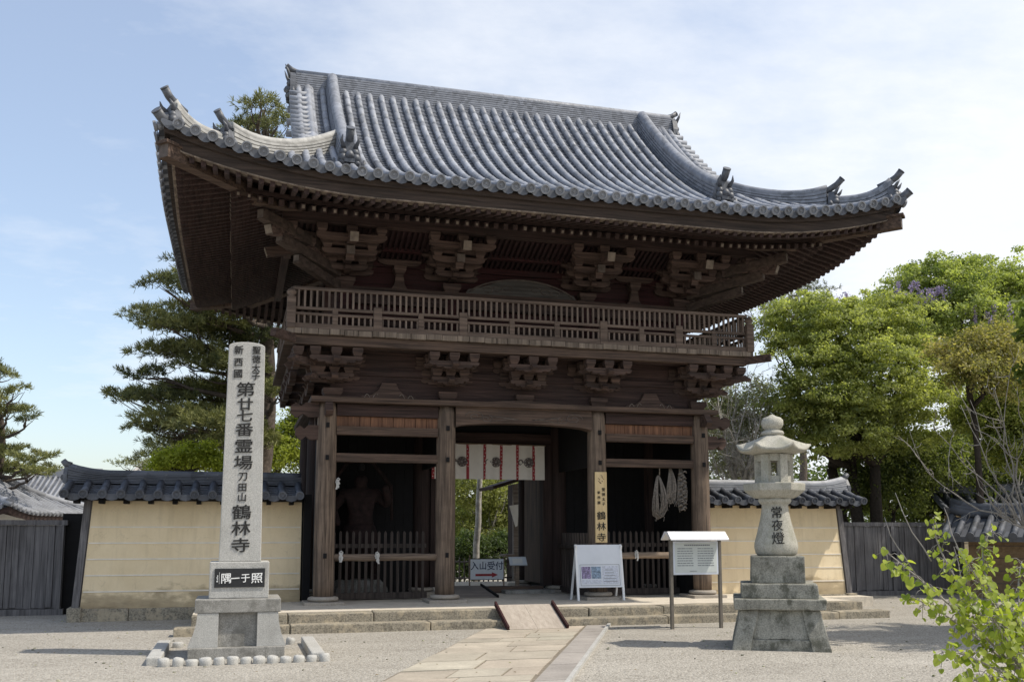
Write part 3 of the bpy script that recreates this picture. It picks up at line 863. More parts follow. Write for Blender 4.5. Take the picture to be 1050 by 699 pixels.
#@@ROOF
# --- roof geometry
XE, YE0 = 6.74, -3.1
HD = YC - YE0
def prof(s): return 7.31 + .332*s + .066*s*s
def lift(a, s): return .0455*max(0, 3.54-a)**2 * max(0, 1-s/4.2)**1.5
def side_pt(k, u, s, z):
    if k == 0: return (u, YE0+s, z)
    if k == 2: return (-u, 2*YC-YE0-s, z)
    if k == 3: return (-XE+s, YC-u, z)
    return (XE-s, YC+u, z)
def half(k): return XE if k in (0, 2) else HD
GX = 4.42           # gable verge
def smax(k, u):
    a = half(k)-abs(u)
    if k in (0, 2): return 5.52 if abs(u) <= GX else a
    return min(a, 3.1)
SP = .2575
trow = random.Random(17)
def end_disc(mb, c0, c1, r, seg=14):
    """round eave tile: thick rim round a sunken face with a small boss"""
    c0 = Vector(c0); c1 = Vector(c1); d = (c1-c0).normalized(); a = d.cross(Vector((0,0,1))).normalized(); b = a.cross(d); vs = []
    prof_ = ((c0, r), (c1, r), (c1+d*.002, r*.72), (c1-d*.022, r*.66), (c1-d*.022, r*.3), (c1-d*.008, r*.22), (c1-d*.008, .001))
    for c, q in prof_:
        for k in range(seg):
            t = 2*math.pi*k/seg; vs.append(c+(a*math.cos(t)+b*math.sin(t))*q)
    n = len(prof_)
    mb.add(vs, [(i*seg+(k+1) % seg, i*seg+k, (i+1)*seg+k, (i+1)*seg+(k+1) % seg) for i in range(n-1) for k in range(seg)])
roof_pan = MB(); roof_rows = MB(); trow = trow
for k in range(4):
    H = half(k)
    n = int(2*(H-.12)/SP); n += n % 2
    us = [-n/2*SP + SP*i for i in range(n+1)]
    # pan tiles: stepped courses between the rows
    for i in range(len(us)-1):
        u0, u1 = us[i], us[i+1]
        uc = (u0+u1)/2
        sm = min(smax(k, uc), max(smax(k, u0), smax(k, u1)))
        if sm < .1: continue
        ns = max(1, int(sm/.15)); st = sm/ns
        pts = []
        for j in range(ns):
            for s, dz in ((j*st, .024), ((j+1)*st, 0.0)):
                for q, sag in ((0, .012), (.3, -.016), (.7, -.016), (1, .012)):
                    u = u0+(u1-u0)*q
                    pts.append(side_pt(k, u, s, prof(s)+lift(H-abs(u), s)+dz+sag))
        roof_pan.grid(pts, 2*ns, 4)
        # pendant lip of the eave tile
        lip = []
        for q, dz in ((0, .03), (.25, -.035), (.5, -.055), (.75, -.035), (1, .03)):
            u = u0+(u1-u0)*q; z = prof(0)+lift(H-abs(u), 0)
            lip.append(side_pt(k, u, -.02, z+.05)); lip.append(side_pt(k, u, -.02, z+dz-.04))
        roof_pan.grid(lip, 5, 2)
    for u in us:
        sm = smax(k, u)
        if sm < .12: continue
        ns = max(3, int(sm/.32)); path = []; rad = []
        for j in range(ns+1):
            s = -.03 + (sm+.03)*j/ns
            z = prof(max(s,0))+lift(H-abs(u), max(s, 0))+.045
            du = trow.uniform(-.006, .006)
            path.append(side_pt(k, u+du, s, z+trow.uniform(-.004, .004))); rad.append(.068)
            if 0 < j < ns:
                path.append(side_pt(k, u+du, s+.004, z+.002)); rad.append(.05); path.append(side_pt(k, u+du, s+.02, z+.008)); rad.append(.064)
        roof_rows.tube(path, rad, 10)
        # round end tile with raised rim
        z = prof(0)+lift(H-abs(u), 0)+.045
        c0 = Vector(side_pt(k, u, -.03, z)); c1 = Vector(side_pt(k, u, -.075, z-.012)); dd = (c1-c0).normalized()
        roof_rows.cur = 1; end_disc(roof_rows, c0, c1, .084); roof_rows.cur = 0
    # board under the tiles so the roof is solid from below
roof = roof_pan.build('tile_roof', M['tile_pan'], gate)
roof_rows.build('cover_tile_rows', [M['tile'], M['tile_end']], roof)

# main ridge
rd = MB()
RT, RB2 = 11.58, 11.0
nl = 10
for i in range(nl):
    z0 = RB2+(RT-.06-RB2)*i/nl; z1 = RB2+(RT-.06-RB2)*(i+1)/nl-.014
    w = .185-.005*i
    rd.box(-GX-.02, GX+.02, YC-w, YC+w, z0, z1)
rd.box(-GX, GX, YC-.115, YC+.115, RB2, RT-.08)
rd.tube([(-GX-.02, YC, RT-.05), (0, YC, RT-.05), (GX+.02, YC, RT-.05)], .1, 10)
rd.build('main_ridge', M['tile_ridge'], gate)
def ogre(mb, p, d, h=.5, w=.42):
    """ogre-faced end tile facing along d, standing at p: slab, horns, brow, cheeks, muzzle and a rolled tile over its head"""
    p = Vector(p); d = Vector((d[0], d[1], 0)).normalized(); r = Vector((0,0,1)).cross(d)
    mb.prism([(-w*.5,0), (-w*.46,h*.45), (-w*.36,h*.78), (-w*.14,h*.95), (w*.14,h*.95), (w*.36,h*.78), (w*.46,h*.45), (w*.5,0)], p, r, (0,0,1), d, .12)
    for sg in (-1, 1):
        q = p+r*(sg*w*.24)
        mb.tube([q+d*.05+Vector((0,0,h*.72)), q+r*(sg*.05)+d*.12+Vector((0,0,h*.95)), q+r*(sg*.03)+d*.17+Vector((0,0,h*1.14))], [.045,.03,.006], 6)
        for (aa, zz, rr2) in ((.55, .3, .085), (.5, .52, .07), (.62, .12, .06)):
            c = p+r*(sg*w*.5*aa)+d*.07+Vector((0,0,h*zz)); mb.lathe(c.x, c.y, [(.001,c.z-rr2), (rr2*.8,c.z-rr2*.6), (rr2,c.z), (rr2*.7,c.z+rr2*.7), (.001,c.z+rr2)], 7)
        mb.tube([p+r*(sg*w*.5)+Vector((0,0,h*.06)), p+r*(sg*(w*.5+.07))+Vector((0,0,h*.14)), p+r*(sg*(w*.5+.05))+Vector((0,0,h*.3))], [.06,.05,.02], 6)
    c = p+d*.1+Vector((0,0,h*.4)); mb.lathe(c.x, c.y, [(.001,c.z-.09), (.08,c.z-.05), (.09,c.z), (.05,c.z+.07), (.001,c.z+.09)], 8)
    mb.bar(p+d*.1-r*(w*.22)+Vector((0,0,h*.17)), p+d*.1+r*(w*.22)+Vector((0,0,h*.17)), .06, .07)
def roll(mb, p, d, L=.42, rise=.32, r=.075):
    """the upturned cylindrical tile that leans out over an ogre tile"""
    p = Vector(p); d = Vector((d[0], d[1], 0)).normalized()
    pts = [p-d*.25-Vector((0,0,.06)), p-d*.05, p+d*(L*.5)+Vector((0,0,rise*.45)), p+d*L+Vector((0,0,rise))]
    mb.tube(pts, [r*.9, r, r, r*1.02], 12)
    mb.tube([pts[3], pts[3]+(pts[3]-pts[2]).normalized()*.02], [r*1.08, r*1.08], 12)
for sx in (-1, 1):
    b = MB(); ogre(b, (sx*(GX+.08), YC, RB2-.12), (sx, 0), .68, .55); roll(b, (sx*(GX+.0), YC, RT-.02), (sx, 0), .2, .12, .06)
    b.build('ogre_end_tile', M['oni'], gate)
def ridge_strip(pts, wid, hts, mat, name, layers=6, rollr=.1):
    """stacked-tile ridge following pts (surface points), with a round cap tile"""
    b = MB(); P = [Vector(p) for p in pts]
    for i in range(layers+1):
        f0, f1 = i/layers, (i+1)/layers-(.055 if i < layers else 0)
        ww = wid*(1.0-.04*i)
        if i == layers: f0, f1, ww = 0, .97, wid*.66
        vs = []
        for j, p in enumerate(P):
            t = (P[min(j+1, len(P)-1)]-P[max(j-1, 0)]); t.z = 0; t.normalize()
            r = Vector((t.y, -t.x, 0)); h = hts[j]
            for sg, f in ((-1,f0), (1,f0), (1,f1), (-1,f1)): vs.append(p+r*(sg*ww)+Vector((0,0,-.12+(h+.12)*f)))
        k = len(P)
        fs = [(4*j+a, 4*j+(a+1) % 4, 4*j+4+(a+1) % 4, 4*j+4+a) for j in range(k-1) for a in range(4)] + [(3,2,1,0), tuple(4*(k-1)+a for a in range(4))]
        b.add(vs, fs)
    b.tube([p+Vector((0,0,hts[j]+rollr*.35)) for j, p in enumerate(P)], rollr, 12)
    return b.build(name, mat, gate)
DX = 3.66
for sx in (-1, 1):
    for back in (0, 1):
        fy = (lambda y: y) if not back else (lambda y: 2*YC-y)
        # descending ridge: from the main ridge down the slope
        ss = [5.45-(5.45-1.62)*i/16 for i in range(17)]
        pts = [(sx*DX, fy(YE0+s), prof(s)) for s in ss]
        hts = [.34]*17
        ridge_strip(pts, .15, hts, M['tile_ridge'], 'descending_ridge', 6, .115)
        b = MB(); e = 1.52; dy = -1 if not back else 1
        ogre(b, (sx*DX, fy(YE0+e), prof(e)+.03), (0, dy), .46, .42); roll(b, (sx*DX, fy(YE0+e), prof(e)+.47), (0, dy), .18, .2, .075)
        b.build('ogre_end_tile', M['oni'], gate)
        # corner ridges: high tier, then low tier out to the tip
        def hip(s): return Vector((sx*(XE-s), fy(YE0+s), prof(s)+lift(s, s)))
        dg2 = (sx*1, dy*1)
        mat = M['tile_pale'] if sx < 0 else M['tile_ridge']  # left corner ridges get a paler tile than the right ones
        sA = [3.1-(3.1-1.05)*i/12 for i in range(13)]
        ridge_strip([hip(s) for s in sA], .13, [.19+.1*max(0,1-i/6)**2+.2*(i/12)**5 for i in range(13)], mat, 'corner_ridge', 6, .08)
        b = MB(); q = hip(.98); ogre(b, q+Vector((0,0,.0)), dg2, .36, .34); roll(b, q+Vector((0,0,.41)), dg2, .19, .17, .062); b.build('ogre_end_tile', M['oni'], gate)
        sB = [1.0-(1.0-.2)*i/10 for i in range(11)]
        ridge_strip([hip(s) for s in sB], .12, [.16+.25*(i/10)**4 for i in range(11)], mat, 'corner_ridge', 5, .075)
        b = MB(); q = hip(.2); ogre(b, q+Vector((0,0,-.02)), dg2, .36, .32); roll(b, q+Vector((0,0,.40)), dg2, .18, .18, .065)
        roll(b, hip(.1)+Vector((0,0,.03)), dg2, .17, .12, .08); b.build('ogre_end_tile', M['oni'], gate)
        # verge: short round tiles lying across the gable edge
        v = MB(); s = 2.6
        while s < 5.4:
            z = prof(s)+.07
            v.tube([(sx*(GX-.24), fy(YE0+s), z), (sx*(GX+.16), fy(YE0+s), z-.01)], .075, 10); s += .2
        v.tube([(sx*(GX-.24), fy(YE0+s2), prof(s2)+.06) for s2 in [2.5+.3*i for i in range(11)]], .085, 10)
        v.build('verge_tiles', M['tile'], gate)
    # gable wall and bargeboard
    b = MB()
    b.prism([(-2.9, prof(2.7)-.3)] + [(y, prof(YC+y-YE0)-.12) for y in [-2.9+.29*i for i in range(11)]] + [(-y, prof(YC+y-YE0)-.12) for y in [0-.29*i for i in range(11)]][0:] + [(2.9, prof(2.7)-.3)], (sx*3.85, YC, 0), (0,1,0), (0,0,1), (1,0,0), .06)
    b.build('gable_wall', M['dark_z'], gate)
    b = MB()
    for fy in (1, -1):
        P = [(-2.9+.29*i, prof(YC-2.9+.29*i-YE0)-.06) for i in range(11)]
        for i in range(10):
            (y0, z0), (y1, z1) = P[i], P[i+1]
            x0, x1 = sx*4.34-.03, sx*4.34+.03
            vs = [(x, YC+fy*y, z) for x in (x0, x1) for y, z in ((y0,z0-.24), (y1,z1-.24), (y1,z1), (y0,z0))]
            b.add(vs, [(0,1,2,3), (7,6,5,4), (0,4,5,1), (2,6,7,3)])
    b.build('bargeboard', M['dark_y'], gate)

# eaves: fascia boards, flying rafters, base rafters, boards above, hip beams
def zfly(H, u, s): return 6.95 + .26*(s-.3) + lift(H-abs(u), 0)*max(0, 1-s/5.0)
def zbase(H, u, s): return 7.06 + .33*(s-1.25) + lift(H-abs(u), 0)*max(0, 1-s/5.0)*.95
fas = MB(); lip = MB(); flyr = MB(); baser = MB(); brd = MB(); tips = MB(); kio = MB()
for k in range(4):
    H = half(k); n = 44
    uu = [-H+.07+(2*H-.14)*i/n for i in range(n+1)]
    def sect(mb, pts4):
        """pts4(u) -> 4 (s, z) corners; swept along the eave"""
        vs = []
        for u in uu:
            a = H-abs(u)
            for s, z in pts4(u):
                # mitre at the corner: shift u so that the section stays inside the hip line
                uc = max(-(H-s), min(H-s, u)); vs.append(side_pt(k, uc, s, z))
        m = 4
        mb.add(vs, [(i*m+a2, i*m+(a2+1) % m, (i+1)*m+(a2+1) % m, (i+1)*m+a2) for i in range(n) for a2 in range(m)] + [(3,2,1,0), tuple(n*m+a2 for a2 in range(m))])
    e = lambda u: prof(0)+lift(H-abs(u), 0)
    sect(fas, lambda u: [(.08, e(u)-.03), (.1, e(u)-.12), (.4, e(u)-.12), (.4, e(u)-.02)])
    sect(fas, lambda u: [(.17, e(u)-.124), (.2, e(u)-.285), (.36, e(u)-.285), (.36, e(u)-.124)])
    sect(lip, lambda u: [(.185, e(u)-.288), (.19, e(u)-.308), (.36, e(u)-.308), (.36, e(u)-.288)])
    # kioi: the beam that carries the flying rafters on the base rafters
    sect(kio, lambda u: [(1.2, zbase(H,u,1.25)+.06), (1.2, zbase(H,u,1.25)+.15), (1.36, zbase(H,u,1.36)+.15), (1.36, zbase(H,u,1.36)+.06)])
    # boards above the rafters
    for (s0, s1, zf, off) in ((.3, 1.35, zfly, .105), (1.3, 3.6, zbase, .1)):
        pts = []
        for u in uu:
            for q in (0, .5, 1):
                s = s0+(s1-s0)*q
                uc = max(-(H-s), min(H-s, u)); pts.append(side_pt(k, uc, s, zf(H, uc, s)+off))
        brd.grid(pts, n+1, 3)
    un = int((2*H-.3)/.178); st = (2*H-.3)/un
    for i in range(un+1):
        u = -H+.15+st*i; a = H-abs(u)
        s0, s1 = .24, min(1.5, a-.02)
        if s1 > s0+.08:
            flyr.bar(side_pt(k, u, s0, zfly(H,u,s0)+.045), side_pt(k, u, s1, zfly(H,u,s1)+.045), .075, .1)
        s0, s1 = 1.1, min(3.45, a-.02)
        if s1 > s0+.08:
            p0 = side_pt(k, u, s0, zbase(H,u,s0)); p1 = side_pt(k, u, s1, zbase(H,u,s1))
            baser.cur = 0; baser.bar(p0, p1, .08, .1)
            d = (Vector(p0)-Vector(p1)).normalized()
            tipk = (i*7919+k*31) % 11
            baser.cur = 1
            if tipk > 2: baser.bar(Vector(p0)+d*.006, Vector(p0)+d*.012, .032+.002*tipk, .04+.002*tipk)
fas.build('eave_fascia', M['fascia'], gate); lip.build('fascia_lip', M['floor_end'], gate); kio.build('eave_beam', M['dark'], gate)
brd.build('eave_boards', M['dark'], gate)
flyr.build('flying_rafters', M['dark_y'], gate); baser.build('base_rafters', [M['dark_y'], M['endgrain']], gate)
for sx in (-1, 1):
    for back in (0, 1):
        fy = (lambda y: y) if not back else (lambda y: 2*YC-y)
        def hp(s, z): return (sx*(XE-s), fy(YE0+s), z)
        b = MB(); b.bar(hp(.1, 7.43), hp(1.6, 7.34), .2, .22); b.bar(hp(1.5, 7.3), hp(3.4, 7.72), .2, .26)
        b.bar(hp(.06, 7.56), hp(.5, 7.54), .25, .05)
        hb = b.build('hip_beam', M['beam'], gate)
        b = MB(); b.bar(hp(.095, 7.43), hp(.1, 7.43), .19, .21); b.build('pale_beam_end', M['endgrain_dim'], hb)
        if not back:
            for (dx, dz, w_, h_) in ((1.64, 7.07, .17, .2), (1.3, 6.77, .17, .19), (.98, 6.5, .15, .17)):
                b = MB(); b.bar((sx*(3.5+.15), .25-.15, dz-.26), (sx*(3.5+dx), .25-dx, dz), w_, h_)
                cb_ = b.build('corner_beam', M['corner_beam'], gate, bevel=.02)
                b = MB(); b.bar((sx*(3.5+dx), .25-dx, dz), (sx*(3.5+dx+.006), .25-dx-.006, dz), w_*.8, h_*.8); b.build('pale_beam_end', M['endgrain_dim'], cb_)
#@@WALLS
# ------------------------------------------------------------------ roofed earth walls beside the gate
def earth_wall(x0, x1, yf, label, tile, ridge_mat, end, group='cream plaster walls beside the gate', stripes=5, zb=.3):
    """end=-1: free end at x0; +1: free end at x1"""
    t = thing('plaster_wall', ((x0+x1)/2, yf+.3, 0), label, 'wall', group)
    b = MB(); lean = .13
    el, er = (.12 if end < 0 else 0), (.12 if end > 0 else 0)
    zt = 2.16; z0 = .0
    yb = yf+.62
    vs = [(x0-0, yf, z0), (x1, yf, z0), (x1, yb, z0), (x0, yb, z0), (x0+el, yf+lean, zt), (x1-er, yf+lean, zt), (x1-er, yb-lean, zt), (x0+el, yb-lean, zt)]
    b.add(vs, [(3,2,1,0), (4,5,6,7), (0,1,5,4), (1,2,6,5), (2,3,7,6), (3,0,4,7)])
    b.build('wall_body', M['plaster'], t)
    s = MB()
    for k in range(stripes):
        z = .52+.29*k
        f = z/zt; y = yf+lean*f
        s.box(x0+el*f+.015, x1-er*f-.015, y-.012, y+.02, z-.013, z+.013)
    s.build('stripe', M['groove'], t)
    # foundation stones
    r = random.Random(int(abs(x0)*10)); x = x0-.02
    while x < x1-.05:
        w = r.uniform(.7,1.3); e = min(x1+.02, x+w)
        if x1-e < .3: e = x1+.02
        q = MB(); q.box(x, e-.01, yf-.07+r.uniform(-.01,.01), yf+.2, -.05, .22+r.uniform(-.015,.015))
        o = q.build('foundation_stone', M['stepstone'], t, bevel=.015); subdiv(o, 2); wobble(o, .01, 5)
        x = e
    # end post
    xe = x0 if end < 0 else x1
    q = MB(); xo = xe+end*.07
    for yy in (yf+.0, yb-.12):
        q.add([(xo-.06, yy-.02, .2), (xo+.06, yy-.02, .2), (xo+.06, yy+.12, .2), (xo-.06, yy+.12, .2), (xo-.06-end*.11, yy+lean-.02, 2.2), (xo+.06-end*.11, yy+lean-.02, 2.2), (xo+.06-end*.11, yy+.12+lean*.3, 2.2), (xo-.06-end*.11, yy+.12+lean*.3, 2.2)], [(3,2,1,0), (4,5,6,7), (0,1,5,4), (1,2,6,5), (2,3,7,6), (3,0,4,7)])
    q.build('end_post', M['greygate'], t)
    q = MB(); q.box(min(xo-.12, xo+.12), max(xo-.12, xo+.12), yf-.12, yf+.24, -.05, .25)
    wobble(subdiv(q.build('post_stone', M['stepstone'], t, bevel=.02), 2), .012, 5)
    # eave timber
    yc = yf+.31
    rx0 = x0-(.36 if end < 0 else .0); rx1 = x1+(.26 if end > 0 else .0)
    q = MB(); q.box(rx0+.05, rx1-.02, yf-.2, yb+.2, 2.165, 2.215)
    for k in range(int((rx1-rx0)/.42)): q.box(rx0+.2+.42*k, rx0+.28+.42*k, yf-.24, yf+.1, 2.1, 2.162)
    q.build('eave_board', M['black'], t)
    # tiles: both slopes
    W = .76
    zp = lambda s: 2.225+.30*s+.08*s*s       # s from the eave (0) to the ridge (W)
    wj = random.Random(8); pan = MB(); rows = MB(); n = int((rx1-rx0)/.305); sp = (rx1-rx0-.16)/n
    for sg in (-1, 1):
        ye = yc+sg*W*1.0
        yy = lambda s: yc+sg*(W-s)
        for i in range(n):
            u0 = rx0+.08+sp*i; pts = []
            for j in range(6):
                for s, dz in ((j*W/6, .022), ((j+1)*W/6, 0)):
                    for qq, sag in ((0,.015), (.3,-.02), (.7,-.02), (1,.015)): pts.append((u0+sp*qq, yy(s), zp(s)+dz+sag))
            pan.grid(pts, 12, 4)
            lipv = []
            for qq, dz in ((0,.02), (.25,-.05), (.5,-.07), (.75,-.05), (1,.02)):
                lipv += [(u0+sp*qq, yy(-.015), zp(0)+.04), (u0+sp*qq, yy(-.015), zp(0)+dz-.01)]
            pan.grid(lipv, 5, 2)
        for i in range(n+1):
            u = rx0+.08+sp*i; pth2 = []; rad = []
            for j in range(4):
                s = -.03+(W)*j/3; pth2.append((u+wj.uniform(-.008,.008), yy(s), zp(max(0,s))+.042+wj.uniform(-.005,.005))); rad.append(.07)
                if j in (1,2): pth2.append((u, yy(s+.012), zp(s)+.042)); rad.append(.06)
            rows.tube(pth2, rad, 10)
            end_disc(rows, (u, yy(-.03), zp(0)+.042), (u, yy(-.07), zp(0)+.036), .08)
    pr = pan.build('tile_roof', tile, t); rows.build('cover_tile_rows', tile, pr)
    rg = MB(); zr = zp(W)-.02; m = 24
    xs = [rx0+.02+(rx1-rx0-.04)*i/m for i in range(m+1)]
    def endlift(x):
        d = (x-rx0) if end < 0 else (rx1-x)
        return .13*max(0, 1-d/.8)**2
    for i in range(6):
        vs = []; ww = .14-.006*i+(.012 if i % 2 else 0)
        for x in xs:
            z0 = zr+(.17+endlift(x))*i/6; z1 = zr+(.17+endlift(x))*(i+1)/6-.008
            vs += [(x, yc-ww, z0), (x, yc+ww, z0), (x, yc+ww, z1), (x, yc-ww, z1)]
        rg.add(vs, [(4*j+a, 4*j+(a+1) % 4, 4*j+4+(a+1) % 4, 4*j+4+a) for j in range(m) for a in range(4)] + [(3,2,1,0), tuple(4*m+a for a in range(4))])
    rg.tube([(x, yc, zr+.18+endlift(x)) for x in xs], .075, 10)
    rg.build('wall_ridge', ridge_mat, t)
    xe2 = rx0 if end < 0 else rx1
    q = MB(); q.prism([(-.16,0), (-.14,.16), (-.05,.3), (.05,.3), (.14,.16), (.16,0)], (xe2+end*.02, yc, zr), (0,1,0), (0,0,1), (1,0,0), .07)
    q.tube([(xe2-end*.05, yc, zr+.32), (xe2+end*.04, yc, zr+.36), (xe2+end*.09, yc, zr+.42)], [.07,.06,.05], 8)
    q.tube([(xe2+end*.05, yc-.1, zr+.1), (xe2+end*.05, yc+.1, zr+.1)], .06, 8)
    q.build('ridge_end_tile', M['oni'], t)
    return t
earth_wall(-8.03, -4.16, .85, 'cream plaster wall with blue-black tiles and a damp stain, behind the tall stone pillar', M['tile_dark'], M['tile_dark'], -1)
earth_wall(4.16, 7.74, .87, 'cream plaster wall with pale ridge tiles, behind the stone lantern', M['tile_dark'], M['tile_light'], 1)
for sx, nm in ((-1, 'left'), (1, 'right')):
    b = MB(); b.box(min(sx*3.99, sx*4.13), max(sx*3.99, sx*4.13), .75, 1.6, PZ, 2.3)
    b.build('wall_butt_post', M['black'], gate)

# plank gates further out
def plank_gate(x0, x1, y, h, label):
    t = thing('plank_gate', ((x0+x1)/2, y, 0), label, 'gate')
    r = random.Random(int(x0*7)); x = x0; k = 0; b = MB()
    while x < x1-.02:
        w = r.uniform(.09,.17); e = min(x1, x+w); dy = r.uniform(-.012,.012)
        b.box(x, e-r.uniform(.004,.012), y-.02+dy, y+.02+dy, .12+r.uniform(0,.03), h-.1); x = e
    b.box(x0, x1, y+.034, y+.05, .1, h-.1)
    b.build('board_panel', M['greygate'], t)
    b = MB(); b.box(x0-.05, x1+.05, y-.06, y+.06, h-.098, h); b.build('top_rail', M['greygate'], t)
    b = MB(); b.box(x0-.05, x1+.05, y-.09, y+.07, 0, .115); b.build('sill', M['greygate'], t)
    for q in (x0+.06, (x0+x1)/2, x1-.06):
        b = MB(); b.box(q-.05, q+.05, y-.075, y-.034, .116, h-.1); b.build('stile', M['greygate'], t)
    b = MB(); xm = (x0+x1)/2; b.box(xm-.06, xm+.06, y-.1, y-.078, h*.5, h*.5+.18); b.build('latch', M['black'], t)
    return t
plank_gate(-12.2, -8.6, 2.6, 1.82, 'weathered grey plank gate, left of the cream wall')
plank_gate(8.6, 12.9, 3.3, 1.83, 'weathered dark plank gate, right of the cream wall')
b = MB(); b.box(-8.66, -8.3, 2.66, 2.9, 0, 1.95); tag(b.build('gate_post', M['black']), 'dark post between the left plank gate and the plaster wall', 'post')

#@@STELE
# ------------------------------------------------------------------ stone name pillar
st = thing('stone_name_pillar', (-5.3, -4.75, 0), 'tall pale granite pillar carved with large black characters on a stepped base', 'stone monument')
SX = -5.31
b = MB()
w0, w1 = .268, .235
prf = [(-w0, 1.21), (w0, 1.21), (w1, 4.07)] + [(w1*math.cos(a), 4.07+.062*math.sin(a)) for a in [math.pi*i/10 for i in range(1, 10)]] + [(-w1, 4.07)]
b.prism(prf, (SX, -4.78, 0), (1,0,0), (0,0,1), (0,-1,0), .4)
b.build('shaft', M['granite'], st, bevel=.012)
b = MB(); b.box(SX-.375, SX+.375, -5.06, -4.44, .742, 1.209); ped = b.build('pedestal', M['granite'], st, bevel=.012)
b = MB(); b.box(SX-.31, SX+.32, -5.075, -5.062, .885, 1.125); plq = b.build('black_plaque', M['black_stone'], ped)
b = MB(); b.box(SX-.535, SX+.53, -5.2, -4.3, .57, .74); b.build('cap_slab', M['granite_dark'], st, bevel=.012)
b = MB()
b.box(SX-.32, SX+.31, -5.12, -4.4, .142, .568); b.build('base_core', M['granite_dark'], st)
for sg in (-1, 1):
    b = MB()
    for (x0, x1) in ((.225, .0),):
        P = [(.24, .568), (.5, .568), (.51, .45), (.545, .3), (.61, .142), (.24, .142)]
        P = [(sg*x, z) for x, z in (P if sg > 0 else P[::-1])]
        b.prism(P[::-1] if True else P, (SX, -4.76, 0), (1,0,0), (0,0,1), (0,-1,0), .86)
    b.build('flared_foot', M['granite'], st)
b = MB(); b.box(SX-.6, SX+.59, -5.26, -4.24, -.03, .14); b.build('foot_slab', M['granite_dark'], st, bevel=.01)
# carved characters; photo rows turned into heights on the shaft face
zof = lambda py: 4.069-(py-354)*(4.069-1.218)/221
big = [('第',399,.2), ('廿',414.5,.17), ('七',426.5,.17), ('番',441,.185), ('霊',458,.195), ('場',475,.195), ('刀',489.5,.125), ('田',500.5,.12), ('山',510.5,.12), ('鶴',525.5,.2), ('林',542,.195), ('寺',559,.195)]
items = [(c, SX+.0, zof(py), s*1.02, 1.26 if s > .15 else 1.0, .022) for c, py, s in big]
items += [(c, SX+.125, zof(py), .115, 1, .02) for c, py in (('聖',357.5), ('徳',367), ('太',376.5), ('子',385))]
items += [(c, SX-.105, zof(py), .125, 1, .02) for c, py in (('新',358), ('西',371), ('國',383))]
gm = shift(glyphs(items, .004), (0, -4.985, 0)); gm.build('inscription', M['ink'], st)
gm = shift(glyphs([('照',SX+.22,1.0,.14,1.1,.02), ('于',SX+.075,1.0,.12,1.0,.02), ('一',SX-.06,1.0,.13,1.0,.02), ('隅',SX-.165,1.0,.14,1.0,.02)], .003), (0, -5.079, 0))
gm.box(SX-.252, SX-.249, -5.083, -5.0775, .93, 1.08)
for k in range(4): gm.box(SX-.285+.006*(k % 2), SX-.266, -5.083, -5.0775, .955+.024*k, .967+.024*k)
gm.build('inscription', M['white_ink'], plq)
# ring of edging stones in the gravel
EG = 'edging stones around the stone name pillar'
r = random.Random(12)
def edging(x, y, w, d, h, lab, rz=0):
    q = MB(); q.lathe(0, 0, [(.42,-.06), (.5,-.0), (.5,h*.6), (.44,h*.92), (.3,h)], 14, 0, True, w, d)
    o = q.build('edging_stone', M['granite']); o.location = (x, y, 0); o.rotation_euler = (r.uniform(-.08,.08), r.uniform(-.08,.08), r.uniform(0,6)); o.scale = (r.uniform(.86,1.04), r.uniform(.86,1.04), r.uniform(.75,1.05)); wobble(o, .012, 9)
    return tag(o, lab, 'edging stone', EG)
for k in range(13):
    x = -6.25+.1+.158*k
    edging(x, -5.76+r.uniform(-.01,.01), .155, .15, .095+r.uniform(-.01,.01), 'small round granite edging stone in the front row before the stone pillar')
for k in range(10):
    x = -6.1+.17*k
    if -5.95 < x < -4.65: continue
    edging(x, -3.75+r.uniform(-.01,.01), .16, .14, .09, 'small round granite edging stone in the rear row behind the stone pillar')
for x, lb in ((-6.28, 'white granite edging slab along the left side of the stone pillar'), (-4.33, 'white granite edging slab along the right side of the stone pillar')):
    q = MB(); q.box(x-.085, x+.085, -5.66, -3.7, -.05, .1)
    o = q.build('edging_slab', M['granite'], bevel=.02); tag(o, lb, 'edging stone')

#@@LANTERN
# ------------------------------------------------------------------ stone lantern
LX, LY, LR = 2.07, -5.84, R(-28)
ln = thing('stone_lantern', (LX, LY, 0), 'tall grey stone lantern with a mossy stepped base standing on the gravel', 'stone lantern')
def lpart(name, mat, mb, bevel=.012, wob=0, cuts=0, parent=None):
    zrot(mb, (LX, LY), LR)
    o = mb.build(name, mat, parent or ln, bevel=bevel)
    if cuts: subdiv(o, cuts)
    if wob: wobble(o, wob, 4)
    return o
b = MB(); b.frustum(LX, LY, -.03, .145, .94, 1.22, .93, 1.2)
lpart('base_core', M['mossy'], b, .015, .012, 2)
b = MB(); b.frustum(LX, LY, .147, .535, .87, 1.16, .81, .99)
lpart('base_core', M['mossy'], b, .015, .012, 3)
for sx in (-1, 1):
    for sy in (-1, 1):
        b = MB()
        vs = []
        for z, q in ((-.03,.655), (.2,.612), (.4,.56), (.535,.535)):
            i = q-.25
            for a, c in ((i,i), (q,i), (q,q), (i,q)): vs.append((LX+sx*a, LY+sy*c, z))
        fs = [(4*j+a, 4*j+(a+1) % 4, 4*j+4+(a+1) % 4, 4*j+4+a) for j in range(3) for a in range(4)] + [(3,2,1,0), (12,13,14,15)]
        if sx*sy < 0: fs = [f[::-1] for f in fs]
        b.add(vs, fs); lpart('flared_foot', M['mossy'], b, .015, .012, 2)
b = MB(); b.frustum(LX, LY, .538, .687, 1.21, 1.21, 1.23, 1.23); lpart('base_slab', M['mossy'], b, .018, .012, 3)
b = MB(); b.frustum(LX, LY, .688, .887, 1.03, 1.03, 1.02, 1.02); lpart('middle_slab', M['mossy'], b, .018, .012, 3)
